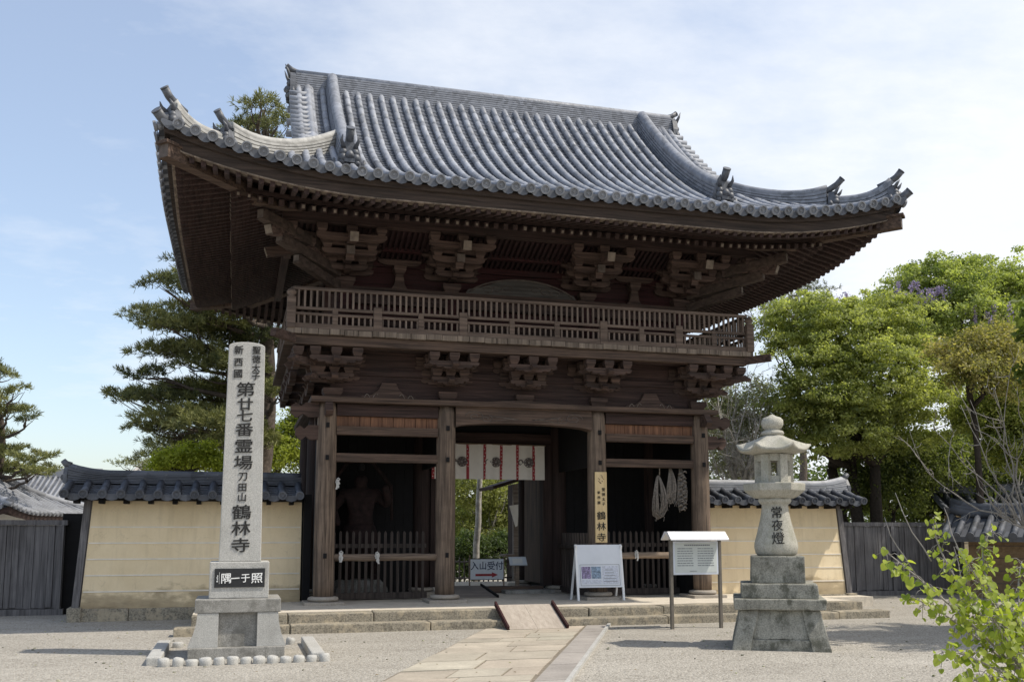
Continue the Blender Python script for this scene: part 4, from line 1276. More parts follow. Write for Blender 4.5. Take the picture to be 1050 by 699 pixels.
b = MB(); b.frustum(LX, LY, .888, 1.262, .73, .73, .715, .715); lpart('upper_block', M['mossy'], b, .02, .01, 3)
b = MB(); b.lathe(LX, LY, [(.26,1.263), (.29,1.30), (.305,1.38), (.3,1.44), (.26,1.58), (.215,1.76), (.19,1.9), (.185,1.98), (.21,2.0), (.232,2.03), (.232,2.07)], 28)
lpart('shaft', M['lantern'], b, 0, .006)
hx = R(0)
b = MB(); b.lathe(LX, LY, [(.27,2.071), (.33,2.1), (.425,2.18), (.435,2.28), (.4,2.288)], 6, hx, False); lpart('platform', M['lantern'], b, .012, .004, 1)
b = MB()
for k in range(6):
    a = hx+k*math.pi/3
    b.bar((LX+.225*math.cos(a), LY+.225*math.sin(a), 2.289), (LX+.225*math.cos(a), LY+.225*math.sin(a), 2.69), .115, .09, (math.cos(a), math.sin(a), 0))
b.lathe(LX, LY, [(.265,2.289), (.265,2.39), (.18,2.39)], 6, hx, False); b.lathe(LX, LY, [(.18,2.60), (.265,2.60), (.265,2.7)], 6, hx, False)
lpart('fire_box', M['lantern'], b, 0)
b = MB()   # six-sided roof with upswept, curled corners
nu, prof6 = 48, []
rows6 = [(.0,2.70,0), (.3,2.705,0), (.485,2.735,.8), (.505,2.765,1), (.44,2.785,.8), (.37,2.835,.45), (.29,2.89,.15), (.215,2.94,0), (.14,2.978,0)]
vs = []
for rr_, z, lf in rows6:
    for k in range(nu):
        a = 2*math.pi*k/nu; c = math.cos(((a-hx) % (math.pi/3)) - math.pi/6)
        hexr = math.cos(math.pi/6)/c if c > 0 else 1
        cw = max(0, (hexr-math.cos(math.pi/6))/(1-math.cos(math.pi/6)))
        rad = rr_*(hexr*1.04 if rr_ > .25 else (.5+.5*hexr))
        vs.append((LX+rad*math.cos(a), LY+rad*math.sin(a), z+lf*.085*cw**2.2))
m6 = len(rows6)
b.add(vs, [(i*nu+k, i*nu+(k+1) % nu, (i+1)*nu+(k+1) % nu, (i+1)*nu+k) for i in range(m6-1) for k in range(nu)] + [tuple((m6-1)*nu+k for k in range(nu))], True)
lpart('lantern_roof', M['lantern'], b, 0, .01)
b = MB(); b.lathe(LX, LY, [(.12,2.97), (.155,2.985), (.165,3.01), (.15,3.04), (.105,3.05), (.1,3.065), (.135,3.085), (.158,3.14), (.152,3.2), (.12,3.235), (.06,3.255), (.02,3.28), (.001,3.285)], 22)
lpart('jewel_finial', M['lantern'], b, 0, .004)
gm = glyphs([('常',0,0,.175,1,.012), ('夜',0,-.18,.165,1,.012), ('燈',0,-.36,.185,1,.012)], .003)
# wrap on to the round shaft
def shaft_r(z):
    P = [(.29,1.30), (.305,1.38), (.3,1.44), (.26,1.58), (.215,1.76), (.19,1.9), (.185,1.98)]
    for (r0, z0), (r1, z1) in zip(P, P[1:]):
        if z0 <= z <= z1: return r0+(r1-r0)*(z-z0)/(z1-z0)
    return .19
vs = []
for (x, y, z) in gm.v:
    zz = 1.87+z; rs = shaft_r(zz)+.007-y; a = x/rs
    vs.append((LX+.0+rs*math.sin(a), LY-rs*math.cos(a), zz))
gm.v = vs; zrot(gm, (LX, LY), R(-24)); gm.build('inscription', M['ink'], ln)

#@@SIGNS
# ------------------------------------------------------------------ notice board with a small roof
nb = thing('notice_board', (2.07, -3.24, 0), 'white notice board with a small steel roof on two posts', 'notice board')
for x in (1.625, 2.515):
    b = MB(); b.box(x-.025, x+.025, -3.27, -3.21, -.05, 1.47); b.build('post', M['metal_post'], nb, bevel=.005)
b = MB(); b.prism([(-.2,1.455), (-.2,1.475), (-.06,1.6), (.06,1.6), (.2,1.475), (.2,1.455), (.0,1.57)][::-1], (2.07, -3.24, 0), (0,1,0), (0,0,1), (1,0,0), 1.06); b.build('board_roof', M['steel'], nb)
b = MB(); b.box(1.655, 2.485, -3.262, -3.228, .885, 1.44); pn = b.build('panel_frame', M['cool_white'], nb, bevel=.004)
b = MB(); b.box(1.69, 2.45, -3.266, -3.263, .92, 1.41); b.build('panel', M['glass_panel'], pn)
b = MB(); r = random.Random(2)
for blk, (xa, xb) in enumerate(((1.73,2.02), (2.1,2.4))):
    for k in range(8):
        z = 1.31-.04*k
        x = xa
        while x < xb-.02:
            w = r.uniform(.02,.07); b.box(x, min(xb, x+w), -3.2685, -3.2665, z, z+.013); x += w+.008
for k in range(14): b.box(1.86+.034*k, 1.886+.034*k, -3.2685, -3.2665, 1.362, 1.385)
b.box(1.95, 2.08, -3.2685, -3.2665, .94, .948)
b.build('printed_text', M['text_grey'], pn)

# A-frame poster stand on the platform
af = thing('poster_stand', (1.45, -.3, PZ), 'white A-frame poster stand in front of the third front pillar', 'sign')
lean = R(9)
def afp(mb): return tilt(mb, (0, -.42, PZ), -lean)
for x in (.985, 1.915):
    b = MB(); b.box(x-.02, x+.02, -.44, -.4, PZ, 1.36); afp(b).build('leg', M['white'], af)
    b = MB(); b.bar((x, -.3, 1.33), (x, .02, PZ), .035, .035, (1,0,0)); b.build('leg', M['white'], af)
b = MB(); b.box(1.005, 1.895, -.435, -.405, .53, 1.355); pp = afp(b).build('poster_panel', M['cool_white'], af)
b = MB()
for a in ((1.045,1.86,.565,.572), (1.045,1.86,.965,.972), (1.045,1.052,.573,.964), (1.853,1.86,.573,.964)): b.box(a[0], a[1], -.4395, -.436, a[2], a[3])
afp(b).build('poster_frame', M['text_grey'], pp)
for mat, (x0, x1, z0, z1) in (('photo_a',(1.075,1.26,.7,.93)), ('photo_b',(1.275,1.47,.7,.93)), ('photo_c',(1.5,1.83,.6,.94)), ('photo_c',(1.075,1.47,.6,.68))):
    b = MB(); b.box(x0, x1, -.4395, -.436, z0, z1); afp(b).build('printed_photo', M[mat], pp)
b = MB()
for k in range(5): b.box(1.52+.01*k, 1.8-.02*k, -.4415, -.44, .64+.055*k, .65+.055*k)
afp(b).build('printed_text', M['text_grey'], pp)

# wooden name board on the third pillar
ns = thing('name_board', (1.53, -.21, 1.38), 'upright pale cypress name board with black characters on a front pillar', 'sign')
b = MB(); b.box(1.41, 1.655, -.245, -.205, 1.385, 2.765); bd = b.build('board', M['cream_board'], ns, bevel=.006)
for its in ([('鶴',1.53,1.91,.17,1.15,.018), ('林',1.53,1.7,.17,1.15,.018), ('寺',1.53,1.49,.17,1.15,.018)],
            [(c,1.582,2.42-.095*i_,.075,1,.012) for i_, c in enumerate('聖徳太子')], [(c,1.485,2.36-.1*i_,.065,1,.012) for i_, c in enumerate('新西國')]):
    shift(glyphs(its, .003), (0, -.249, 0)).build('inscription', M['ink'], bd)
b = MB()
for k in range(7):
    a = k*.9; b.tube([(1.53+.06*math.cos(a), -.249, 2.62+.06*math.sin(a)), (1.53+.02*math.cos(a+.6), -.249, 2.62+.09*math.sin(a+.6))], .006, 5)
b.build('seal_mark', M['log'], bd)

# reception sign behind the doorway
rs = thing('reception_sign', (.08, 3.2, PZ), 'white reception sign with blue characters and a red arrow beyond the doorway', 'sign')
b = MB(); b.box(-.3, .47, 3.185, 3.215, .535, .985); pn = b.build('sign_panel', M['sign_white'], rs, bevel=.004)
b = MB()
for a in ((-.3,.47,.985,1.0), (-.3,.47,.52,.534)): b.box(a[0], a[1], 3.18, 3.22, a[2], a[3])
b.build('sign_frame', M['black'], rs)
for x in (-.31, .48): 
    b = MB(); b.box(x-.012, x+.012, 3.18, 3.22, PZ, 1.08); b.build('leg', M['log'], rs)
gm = glyphs([('入',-.2,.84,.2,.95,.02), ('山',-.01,.84,.19,.95,.02), ('受',.18,.84,.2,.95,.02), ('付',.37,.84,.2,.95,.02)], .003)
shift(gm, (0, 3.182, 0)).build('inscription', M['blue'], pn)
b = MB(); b.prism([(-.18,.61), (.2,.61), (.2,.575), (.34,.635), (.2,.695), (.2,.66), (-.18,.66)], (0, 3.182, 0), (1,0,0), (0,0,1), (0,-1,0), .004); b.build('red_arrow', M['red'], pn)
# slanted information stand next to it
it = thing('reading_stand', (.74, 3.0, PZ), 'small slanted reading stand right of the reception sign', 'stand')
b = MB(); b.box(.7, .78, 2.98, 3.04, PZ, .86); b.build('post', M['log'], it)
b = MB(); b.prism([(-.2,-.1), (.2,-.1), (.2,.12), (-.2,.12)], (.74, 2.95, .93), (1,0,0), (0,.6,.8), (0,-.8,.6), .03); tp = b.build('desk_top', M['sign_white'], it)
b = MB(); b.prism([(-.13,-.06), (.1,-.06), (.1,.07), (-.13,.07)], (.74, 2.933, .943), (1,0,0), (0,.6,.8), (0,-.8,.6), .004); b.build('paper_sheet', M['paper'], tp)

# curtain with red bands and crests in the doorway
cn = thing('door_curtain', (.0, YC-.14, 2.72), 'short white curtain with red bands and grey crests hung in the doorway', 'curtain')
CX0, CX1 = -1.34, 1.17
yc_ = lambda x: YC-.2+.018*math.sin(x*9)+.01*math.sin(x*23)
b = MB(); n = 60; pts = []
for i in range(n+1):
    x = CX0+(CX1-CX0)*i/n
    for q in range(5): pts.append((x, yc_(x)+.012*q*math.sin(x*14)*.5, 3.485-.76*q/4))
b.grid(pts, n+1, 5, True)
for i in range(n+1):
    pass
b.build('cloth', M['cloth'], cn)
b = MB(); b.tube([(CX0-.02, YC-.2, 3.49), (CX1+.03, YC-.2, 3.49)], .016, 8); b.build('rod', M['log'], cn)
for k, x in enumerate((-1.33, -.95, -.575, -.196, .183, .542, .928)):
    s_ = MB(); pts = []
    for q in range(9):
        z = 3.484-.76*q/8; yq = yc_(x)+.012*(q/2)*math.sin(x*14)*.5-.006
        pts += [(x-.032, yq-.001, z), (x+.032, yq-.001, z)]
    s_.grid(pts, 9, 2); rb2 = s_.build('red_band', M['red'], cn)
    s_ = MB()
    for q in range(10):
        z = 3.45-.075*q; s_.prism([(-.012,0), (0,-.012), (.012,0), (0,.012)], (x+.01*(-1)**q, yc_(x)-.022, z), (1,0,0), (0,0,1), (0,-1,0), .002)
    s_.build('woven_fleck', M['cloth'], rb2)
    if k % 2 == 0:
        q = MB(); cx = x-.125; yy = yc_(cx)-.034
        for i in range(8):
            a = i*math.pi/4; q.tube([(cx+.02*math.cos(a), yy, 3.1+.02*math.sin(a)), (cx+.05*math.cos(a), yy-.002, 3.1+.05*math.sin(a)), (cx+.085*math.cos(a), yy, 3.1+.085*math.sin(a))], [.012,.026,.02], 6)
        q.tube([(cx+.1*math.cos(a), yy, 3.1+.1*math.sin(a)) for a in [2*math.pi*i/20 for i in range(21)]], .01, 5)
        q.tube([(cx-.19+.06*math.cos(a)*(1-a/9), yy, 3.09+.08*math.sin(a)*(1-a/9)) for a in [i*.45 for i in range(14)]], [.006+.014*(1-i/14) for i in range(14)], 5)
        q.build('crest', M['crest'], cn)

# straw ropes hung in the right bay
def rope_bundle(x, ztop, zbot, wid, label, seed, knot=False):
    r = random.Random(seed); t = MB()
    t.tube([(x, .06, 3.0), (x+.01, .1, ztop)], .012, 6)
    for k in range(24):
        w = wid*(r.uniform(.35,1)); zb = zbot+r.uniform(0,.16); o = r.uniform(-.04,.04); dy = r.uniform(-.05,.05)
        pts = []
        for i in range(15):
            a = math.pi*2*i/14; q = (1-math.cos(a))/2
            pts.append((x+o*q+w*.5*math.sin(a)*(.35+.65*q)+r.uniform(-.008,.008), .12+dy*q+.03*math.cos(a*2), ztop-(ztop-zb)*q))
        t.tube(pts, .011, 5)
    for k in range(26):
        z = zbot+(ztop-zbot)*r.uniform(0,.6); xx = x+r.uniform(-wid,wid)*.4
        t.tube([(xx, .1, z), (xx+r.uniform(-.04,.04), .08, z-r.uniform(.03,.12))], .006, 4)
    if knot:
        for k in range(20):
            z = zbot+(ztop-zbot)*k/22; dx = .05*math.sin(k*2.4)
            t.tube([(x+dx-.05, .07, z), (x+dx, .03, z+.03), (x+dx+.05, .07, z)], .02, 6)
    return tag(t.build('straw_rope', M['straw']), label, 'rope', 'straw ropes hung in the right bay of the gate')
rope_bundle(2.93, 2.74, 1.84, .42, 'widest slack loop of straw rope in the right bay, hanging lowest', 1)
rope_bundle(3.2, 2.9, 2.16, .24, 'narrow loop of straw rope hanging between the wide loop and the knotted rope', 2)
rope_bundle(3.43, 2.92, 2.03, .26, 'thick knotted straw rope hanging next to the right front pillar', 3, True)
def paper_tie(x, y, z, label, seed):
    r = random.Random(seed); t = MB(); n = 5
    for k in range(n):
        o = r.uniform(-.025,.025); L = r.uniform(.09,.2)
        pts = []
        for i in range(5): pts += [(x+o-.018+.01*math.sin(i*2+k), y-.02*k*.3-.01, z-L*i/4), (x+o+.018+.012*math.sin(i*2+k), y-.02*k*.3, z-L*i/4)]
        t.grid(pts, 5, 2)
    t.tube([(x-.03, y, z), (x, y-.02, z+.025), (x+.03, y, z)], .012, 5)
    return tag(t.build('cloth_strip', M['old_cloth']), label, 'cloth strip', 'white strips tied to the gate')
paper_tie(-3.5, -.1, 1.22, 'white strip tied to the left barrier rail beside the corner pillar', 1)
paper_tie(-2.84, -.1, 1.2, 'white strip tied to the middle of the left barrier rail', 2)
paper_tie(-3.585, -.14, 2.55, 'white strip tied high on the left corner pillar', 3)
paper_tie(2.32, -.1, 1.2, 'white strip tied to the right barrier rail', 4)

# wooden ramp up the steps and a second ramp over the threshold
wr = thing('wooden_ramp', (-.5, -2.1, 0), 'pale wooden ramp laid over the front steps', 'ramp')
b = MB()
for x0, x1 in ((-1.02,-.545), (-.541,-.06)):
    b.add([(x0,-2.74,.02), (x1,-2.74,.02), (x1,-1.93,.355), (x0,-1.93,.355), (x0,-2.74,.006), (x1,-2.74,.006), (x1,-1.93,.325), (x0,-1.93,.325)], [(0,1,2,3), (7,6,5,4), (0,4,5,1), (1,5,6,2), (2,6,7,3), (3,7,4,0)])
b.build('ramp_boards', M['ramp'], wr)
for x in (-1.05, -.03):
    b = MB(); b.bar((x, -2.76, .03), (x, -1.91, .38), .035, .08); b.build('side_rail', M['red_dark'], wr)
tr = thing('threshold_ramp', (-.5, 1.9, PZ), 'grey ramp with a dark edge rising over the doorway threshold', 'ramp')
b = MB(); b.add([(-1.2,.9,PZ+.012), (-.28,.9,PZ+.012), (-.28,YC-.16,PZ+.17), (-1.2,YC-.16,PZ+.17), (-1.2,.9,PZ+.002), (-.28,.9,PZ+.002), (-.28,YC-.16,PZ+.002), (-1.2,YC-.16,PZ+.002)], [(0,1,2,3), (7,6,5,4), (0,4,5,1), (1,5,6,2), (2,6,7,3), (3,7,4,0)])
b.build('ramp_board', M['grey_beam'], tr)
b = MB(); b.bar((-.26, .88, PZ+.03), (-.26, YC-.17, PZ+.19), .03, .05); b.build('side_rail', M['black'], tr)

#@@STATUE
# ------------------------------------------------------------------ guardian statue in the left bay
def skinned(name, verts, edges, radii, mat, parent=None, root=0, sub=2):
    me = bpy.data.meshes.new(name); me.from_pydata(verts, edges, [])
    o = bpy.data.objects.new(name, me); col.objects.link(o)
    sk = o.modifiers.new('skin', 'SKIN')
    for i, r_ in enumerate(radii): me.skin_vertices[0].data[i].radius = (r_, r_) if not isinstance(r_, tuple) else r_
    me.skin_vertices[0].data[root].use_root = True
    sb = o.modifiers.new('sub', 'SUBSURF'); sb.levels = sub; sb.render_levels = sub
    dg = bpy.context.evaluated_depsgraph_get(); dg.update()
    m2 = bpy.data.meshes.new_from_object(o.evaluated_get(bpy.context.evaluated_depsgraph_get()))
    bpy.data.objects.remove(o); m2.name = name
    m2.materials.clear(); m2.materials.append(mat)
    for p_ in m2.polygons: p_.use_smooth = True
    o2 = bpy.data.objects.new(name, m2); col.objects.link(o2)
    if parent is not None:
        o2.parent = parent; o2.matrix_parent_inverse = Matrix.Translation(-parent.location)
    return o2
def guardian(cx, cy, sg, label):
    t = thing('guardian_statue', (cx, cy, PZ), label, 'statue')
    z = PZ+.35
    V = [(0,0,1.0), (0,-.02,1.3), (0,-.03,1.62), (0,-.03,1.82), (0,-.05,1.98), (0,-.06,2.12),
         (.33,-.03,1.72), (.55,-.1,1.5), (.5,-.3,1.72), (.44,-.36,1.9), (-.33,-.03,1.72), (-.56,-.05,1.42), (-.5,-.25,1.2), (-.46,-.33,1.08),
         (.2,0,.85), (.27,-.12,.48), (.28,-.02,.08), (.3,-.2,.02), (-.2,0,.85), (-.24,-.1,.48), (-.24,0,.08), (-.26,-.18,.02)]
    E = [(0,1), (1,2), (2,3), (3,4), (4,5), (2,6), (6,7), (7,8), (8,9), (2,10), (10,11), (11,12), (12,13), (0,14), (14,15), (15,16), (16,17), (0,18), (18,19), (19,20), (20,21)]
    Rr = [.25,.24,.28,.11,.17,.13,.14,.1,.08,.08,.14,.1,.08,.08,.17,.12,.08,.07,.17,.12,.08,.07]
    V = [(cx+sg*x, cy+y, z+zz) for x, y, zz in V]
    o = skinned('body', V, E, Rr, M['statue'], t)
    b = MB()      # hip cloth and flying sash
    b.lathe(cx, cy, [(.3,z+1.1), (.36,z+.95), (.46,z+.6), (.5,z+.5), (.4,z+.52), (.25,z+.9)], 18)
    b.tube([(cx-.55,cy+.05,z+1.2), (cx-.6,cy,z+1.9), (cx-.25,cy+.12,z+2.4), (cx+.25,cy+.12,z+2.4), (cx+.62,cy,z+1.9), (cx+.66,cy+.03,z+1.2)], [.03,.05,.05,.05,.05,.03], 6)
    b.build('robe', M['statue'], t)
    b = MB(); b.lathe(cx, cy-.07, [(.05,z+2.2), (.08,z+2.24), (.07,z+2.32), (.02,z+2.37)], 10); b.build('topknot', M['black'], t)
    b = MB(); b.lathe(cx, cy, [(.62,PZ+.02), (.6,PZ+.2), (.45,PZ+.36)], 9, .3, False); b.build('rock_pedestal', M['granite_dark'], t)
guardian(-2.95, 1.75, 1, 'carved red guardian statue standing in the dim left bay of the gate')

#@@TREES
# ------------------------------------------------------------------ foliage helpers (numpy)
def leaf_cloud(name, C, N, size, tint, mat, parent, aspect=.6, rnd=.9, kind='quad', seed=0):
    """C: n×3 leaf centres, N: n×3 preferred normals, tint: n×3; one mesh of small leaf faces"""
    rg = np.random.default_rng(seed); n = len(C)
    C = np.asarray(C, float); N = np.asarray(N, float) + rg.normal(0, rnd, (n, 3))
    N /= np.linalg.norm(N, axis=1)[:, None]+1e-9
    A = np.cross(N, rg.normal(0, 1, (n, 3))); A /= np.linalg.norm(A, axis=1)[:, None]+1e-9
    B = np.cross(N, A)
    sz = size*rg.uniform(.6, 1.25, (n, 1))
    a = A*sz; b = B*sz*aspect
    fold = N*sz*.18
    P = np.stack([C-a, C-b*.9+fold, C+a, C+b*.9+fold], 1).reshape(-1, 3)
    me = bpy.data.meshes.new(name)
    me.vertices.add(4*n); me.vertices.foreach_set('co', P.ravel())
    me.loops.add(4*n); me.loops.foreach_set('vertex_index', np.arange(4*n))
    me.polygons.add(n); me.polygons.foreach_set('loop_start', np.arange(n)*4); me.polygons.foreach_set('loop_total', np.full(n, 4))
    me.update()
    at = me.attributes.new('tint', 'FLOAT_COLOR', 'FACE')
    T = np.ones((n, 4), np.float32); T[:, :3] = np.clip(tint, 0, 1)
    at.data.foreach_set('color', T.ravel())
    me.materials.append(mat)
    o = bpy.data.objects.new(name, me); col.objects.link(o)
    if parent is not None:
        o.parent = parent
        if parent.type == 'EMPTY': o.matrix_parent_inverse = Matrix.Translation(-parent.location)
    return o
def limb_path(a, b, rg, sag=.12, n=7):
    a = np.array(a, float); b = np.array(b, float); d = b-a; L = np.linalg.norm(d)
    ofs = rg.normal(0, sag*L*.5, 3); w = []
    for i in range(n):
        t = i/(n-1); w.append(tuple(a+d*t+ofs*math.sin(math.pi*t)+rg.normal(0, .015*L, 3)*(0 < t < 1)+np.array([0,0,-.1*L*math.sin(math.pi*t)*.5])))
    return w
def broadleaf(name, base, lobes, nclump, nleaf, size, c_lo, c_hi, label, cat='tree', trunkr=.18, group=None, seed=0, clumpr=.5, bark=None, flat=.6, stems=1, parts=('trunk','crown'), shell=.55):
    """lobes: (x,y,z,rx,ry,rz) in world coordinates; leaves sit in clumps through the outer volume of each lobe"""
    rg = np.random.default_rng(seed)
    t = thing(name, base, label, cat, group)
    lobes = np.array(lobes, float)
    vol = lobes[:, 3]*lobes[:, 4]*lobes[:, 5]; pr = vol**.7; pr /= pr.sum()
    CC = []; KK = []
    for _ in range(nclump):
        l = lobes[rg.choice(len(lobes), p=pr)]
        d = rg.normal(0, 1, 3); d /= np.linalg.norm(d); rr_ = rg.uniform(shell, 1.06)*(1+.16*math.sin(d[0]*5+seed)*math.sin(d[1]*4+l[0])+.14*math.sin(d[2]*7+l[1]))+(rg.uniform(0, .3) if rg.random() < .1 else 0)
        CC.append(l[:3]+d*l[3:6]*rr_); KK.append(d)
    CC = np.array(CC); KK = np.array(KK)
    CC[:, 2] = np.maximum(CC[:, 2], .25)
    each = max(4, nleaf//nclump)
    cr = clumpr*rg.uniform(.55, 1.35, nclump)
    off = rg.normal(0, 1, (nclump, each, 3)); off /= np.linalg.norm(off, axis=2)[..., None]
    off *= (rg.uniform(0, 1, (nclump, each, 1))**.45)*cr[:, None, None]; off[..., 2] *= flat
    P = (CC[:, None, :]+off).reshape(-1, 3)
    N = (KK[:, None, :]*.45+off/np.maximum(cr[:, None, None], .01)*.4+np.array([0,0,.75])).reshape(-1, 3)
    mixv = np.clip(rg.normal(.5, .26, nclump), 0, 1)[:, None, None]+rg.normal(0, .13, (nclump, each, 1))
    T = (np.array(c_lo)*(1-mixv)+np.array(c_hi)*mixv).reshape(-1, 3)
    # trunk and limbs
    b = MB(); base = np.array(base, float)
    cent = lobes[:, :3].mean(0)
    for s_ in range(stems):
        fork = base+(cent-base)*.5+np.array([rg.normal(0,.3)*(stems > 1)+0, rg.normal(0,.3), 0])
        fork[2] = base[2]+max(.4, (lobes[:, 2]-lobes[:, 5]).min()-base[2])*.9+.3
        b0 = base+np.array([rg.normal(0,.25)*(stems > 1), rg.normal(0,.2)*(stems > 1), -.1])
        tp = limb_path(b0, fork, rg, .06, 6); b.tube(tp, [trunkr*(1.15-.45*i/5) for i in range(6)], 9)
        for i in range(len(lobes)):
            if stems > 1 and i % stems != s_: continue
            l = lobes[i]; e = l[:3]+np.array([0,0,.2*l[5]])
            lp = limb_path(tp[-1], e, rg, .1, 7); b.tube(lp, [trunkr*.55*(1-.8*k/6) for k in range(7)], 7)
            for k in range(7):
                st_ = lp[2+k % 4]; d = rg.normal(0, 1, 3); d /= np.linalg.norm(d)
                b.tube(limb_path(st_, l[:3]+d*l[3:6]*.85, rg, .12, 5), [trunkr*.2*(1-.8*q/4) for q in range(5)], 5)
    b.build(parts[0], bark or M['bark'], t)
    leaf_cloud(parts[1], P, N, size, T, M['leaf'], t, seed=seed+1)
    return t
def pine(name, base, height, pads, label, group=None, seed=0, trunkr=.25, dens=520, lo=(.045,.062,.028), hi=(.27,.275,.10), bend=.5, nlen=.19):
    """pads: (dx, dy, z, rx, ry, rz): flat cushions of needles on long limbs"""
    rg = np.random.default_rng(seed)
    t = thing(name, base, label, 'tree', group)
    b = MB(); base = np.array(base, float); n = 12; tp = []
    for i in range(n):
        q = i/(n-1); tp.append(base+np.array([bend*math.sin(q*3.1)+.12*math.sin(q*9+seed), .3*math.sin(q*4), height*q-.1]))
    b.tube([tuple(p) for p in tp], [trunkr*(1.1-.95*i/(n-1)) for i in range(n)], 9)
    PP = []; AX = []; TT = []
    for (dx, dy, z, rx, ry, rz) in pads:
        c = base+np.array([dx, dy, z])
        q = min(.98, max(.08, (z-.35-.06*abs(dx))/height)); i = q*(n-1); i0 = int(i); st_ = tp[i0]+(tp[min(n-1, i0+1)]-tp[i0])*(i-i0)
        lp = limb_path(st_, c-np.array([0,0,rz*.5]), rg, .1, 7); b.tube(lp, [max(.018, trunkr*.34*(1-.8*k/6)) for k in range(7)], 6)
        m = max(12, int(dens*rx*ry*1.1)); 
        for k in range(max(4, int(rx*4))):
            a = rg.uniform(0, 2*math.pi); e = c+np.array([rx*.8*math.cos(a), ry*.8*math.sin(a), rg.uniform(-.4,.3)*rz])
            b.tube(limb_path(lp[4], e, rg, .12, 4), [.025,.02,.014,.008], 4)
        a = rg.uniform(0, 2*math.pi, m); rr_ = np.sqrt(rg.uniform(0, 1, m)); lumps = 1+.25*np.sin(a*3+seed)+.15*np.sin(a*7)
        x = rx*rr_*np.cos(a)*lumps; y = ry*rr_*np.sin(a)*lumps
        zz = rz*(rg.uniform(-.35, 1, m)*(1-.65*rr_**2))+.12*np.sin(x*5+z)*np.cos(y*4)
        PP.append(c+np.stack([x, y, zz], 1)); ax = np.stack([x/rx*.7, y/ry*.7, np.full(m, .8)], 1)+rg.normal(0, .35, (m, 3)); AX.append(ax)
        pv = rg.normal(.5, .2); hgt = np.clip(zz/rz, -.3, 1)
        v = np.clip(pv+rg.normal(0, .22, m), 0, 1)[:, None]
        TT.append(np.array(lo)*(1-v)+np.array(hi)*v)
    b.build('trunk', M['pine_bark'], t)
    P = np.concatenate(PP); A = np.concatenate(AX); T = np.concatenate(TT); m = len(P); K = 9
    A /= np.linalg.norm(A, axis=1)[:, None]
    D = A[:, None, :]*.75+rg.normal(0, .55, (m, K, 3)); D /= np.linalg.norm(D, axis=2)[..., None]
    L = nlen*rg.uniform(.65, 1.2, (m, K, 1)); S = np.cross(D, rg.normal(0, 1, (m, K, 3))); S /= np.linalg.norm(S, axis=2)[..., None]
    wd = .014
    p0 = P[:, None, :]+0*D
    V = np.stack([p0-S*wd*.6, p0+S*wd*.6, p0+D*L*.7+S*wd, p0+D*L], 2).reshape(-1, 3)
    k = m*K; me = bpy.data.meshes.new('crown')
    me.vertices.add(4*k); me.vertices.foreach_set('co', V.ravel()); me.loops.add(4*k); me.loops.foreach_set('vertex_index', np.arange(4*k))
    me.polygons.add(k); me.polygons.foreach_set('loop_start', np.arange(k)*4); me.polygons.foreach_set('loop_total', np.full(k, 4)); me.update()
    at = me.attributes.new('tint', 'FLOAT_COLOR', 'FACE'); TTT = np.ones((k, 4), np.float32); TTT[:, :3] = np.clip(np.repeat(T, K, 0), 0, 1)
    at.data.foreach_set('color', TTT.ravel()); me.materials.append(M['needle'])
    o = bpy.data.objects.new('crown', me); col.objects.link(o); o.parent = t; o.matrix_parent_inverse = Matrix.Translation(-t.location)
    return t
def bare_tree(name, base, tips, label, seed, r0=.06, mat=None, twigs=30, cat='tree', spread=.5):
    rg = np.random.default_rng(seed); t = thing(name, base, label, cat)
    b = MB(); base = np.array(base, float); c = np.mean(np.array(tips, float), 0); fork = base+(c-base)*np.array([.35,.35,.5])
    tp = limb_path(base-np.array([0,0,.1]), fork, rg, .08, 6); b.tube(tp, [r0*(1.1-.4*i/5) for i in range(6)], 8)
    tb = MB()
    for e in tips:
        lp = limb_path(fork, e, rg, .14, 9); tb.tube(lp, [max(.006, r0*.5*(1-.85*k/8)) for k in range(9)], 6)
        for k in range(twigs):
            s_ = np.array(lp[rg.integers(2, 9)]); d = (np.array(e)-fork); d /= np.linalg.norm(d); d = d*.7+rg.normal(0, .55, 3); L = spread*rg.uniform(.35, 1.1)
            q = limb_path(s_, s_+d*L, rg, .15, 5); tb.tube(q, [.009,.008,.006,.005,.003], 4)
            for m in range(2):
                d2 = d*.6+rg.normal(0, .6, 3); s2 = np.array(q[2+m]); tb.tube(limb_path(s2, s2+d2*L*.5, rg, .15, 4), [.006,.005,.004,.002], 3)
    b.build('trunk', mat or M['pale_bark'], t); tb.build('branches', mat or M['pale_bark'], t)
    return t
# photograph column/row and distance along the view -> a place in the yard
CAMP = np.array(cam.location); FW = np.array(fw); RT_ = np.array(rt); UP_ = np.array(up)
def at(px, py, dist): return CAMP+dist*(FW+RT_*(px-525)/FPX-UP_*(py-349.5-SY)/FPX)
def foot(px, dist): q = at(px, 544, dist); return (q[0], q[1], 0)

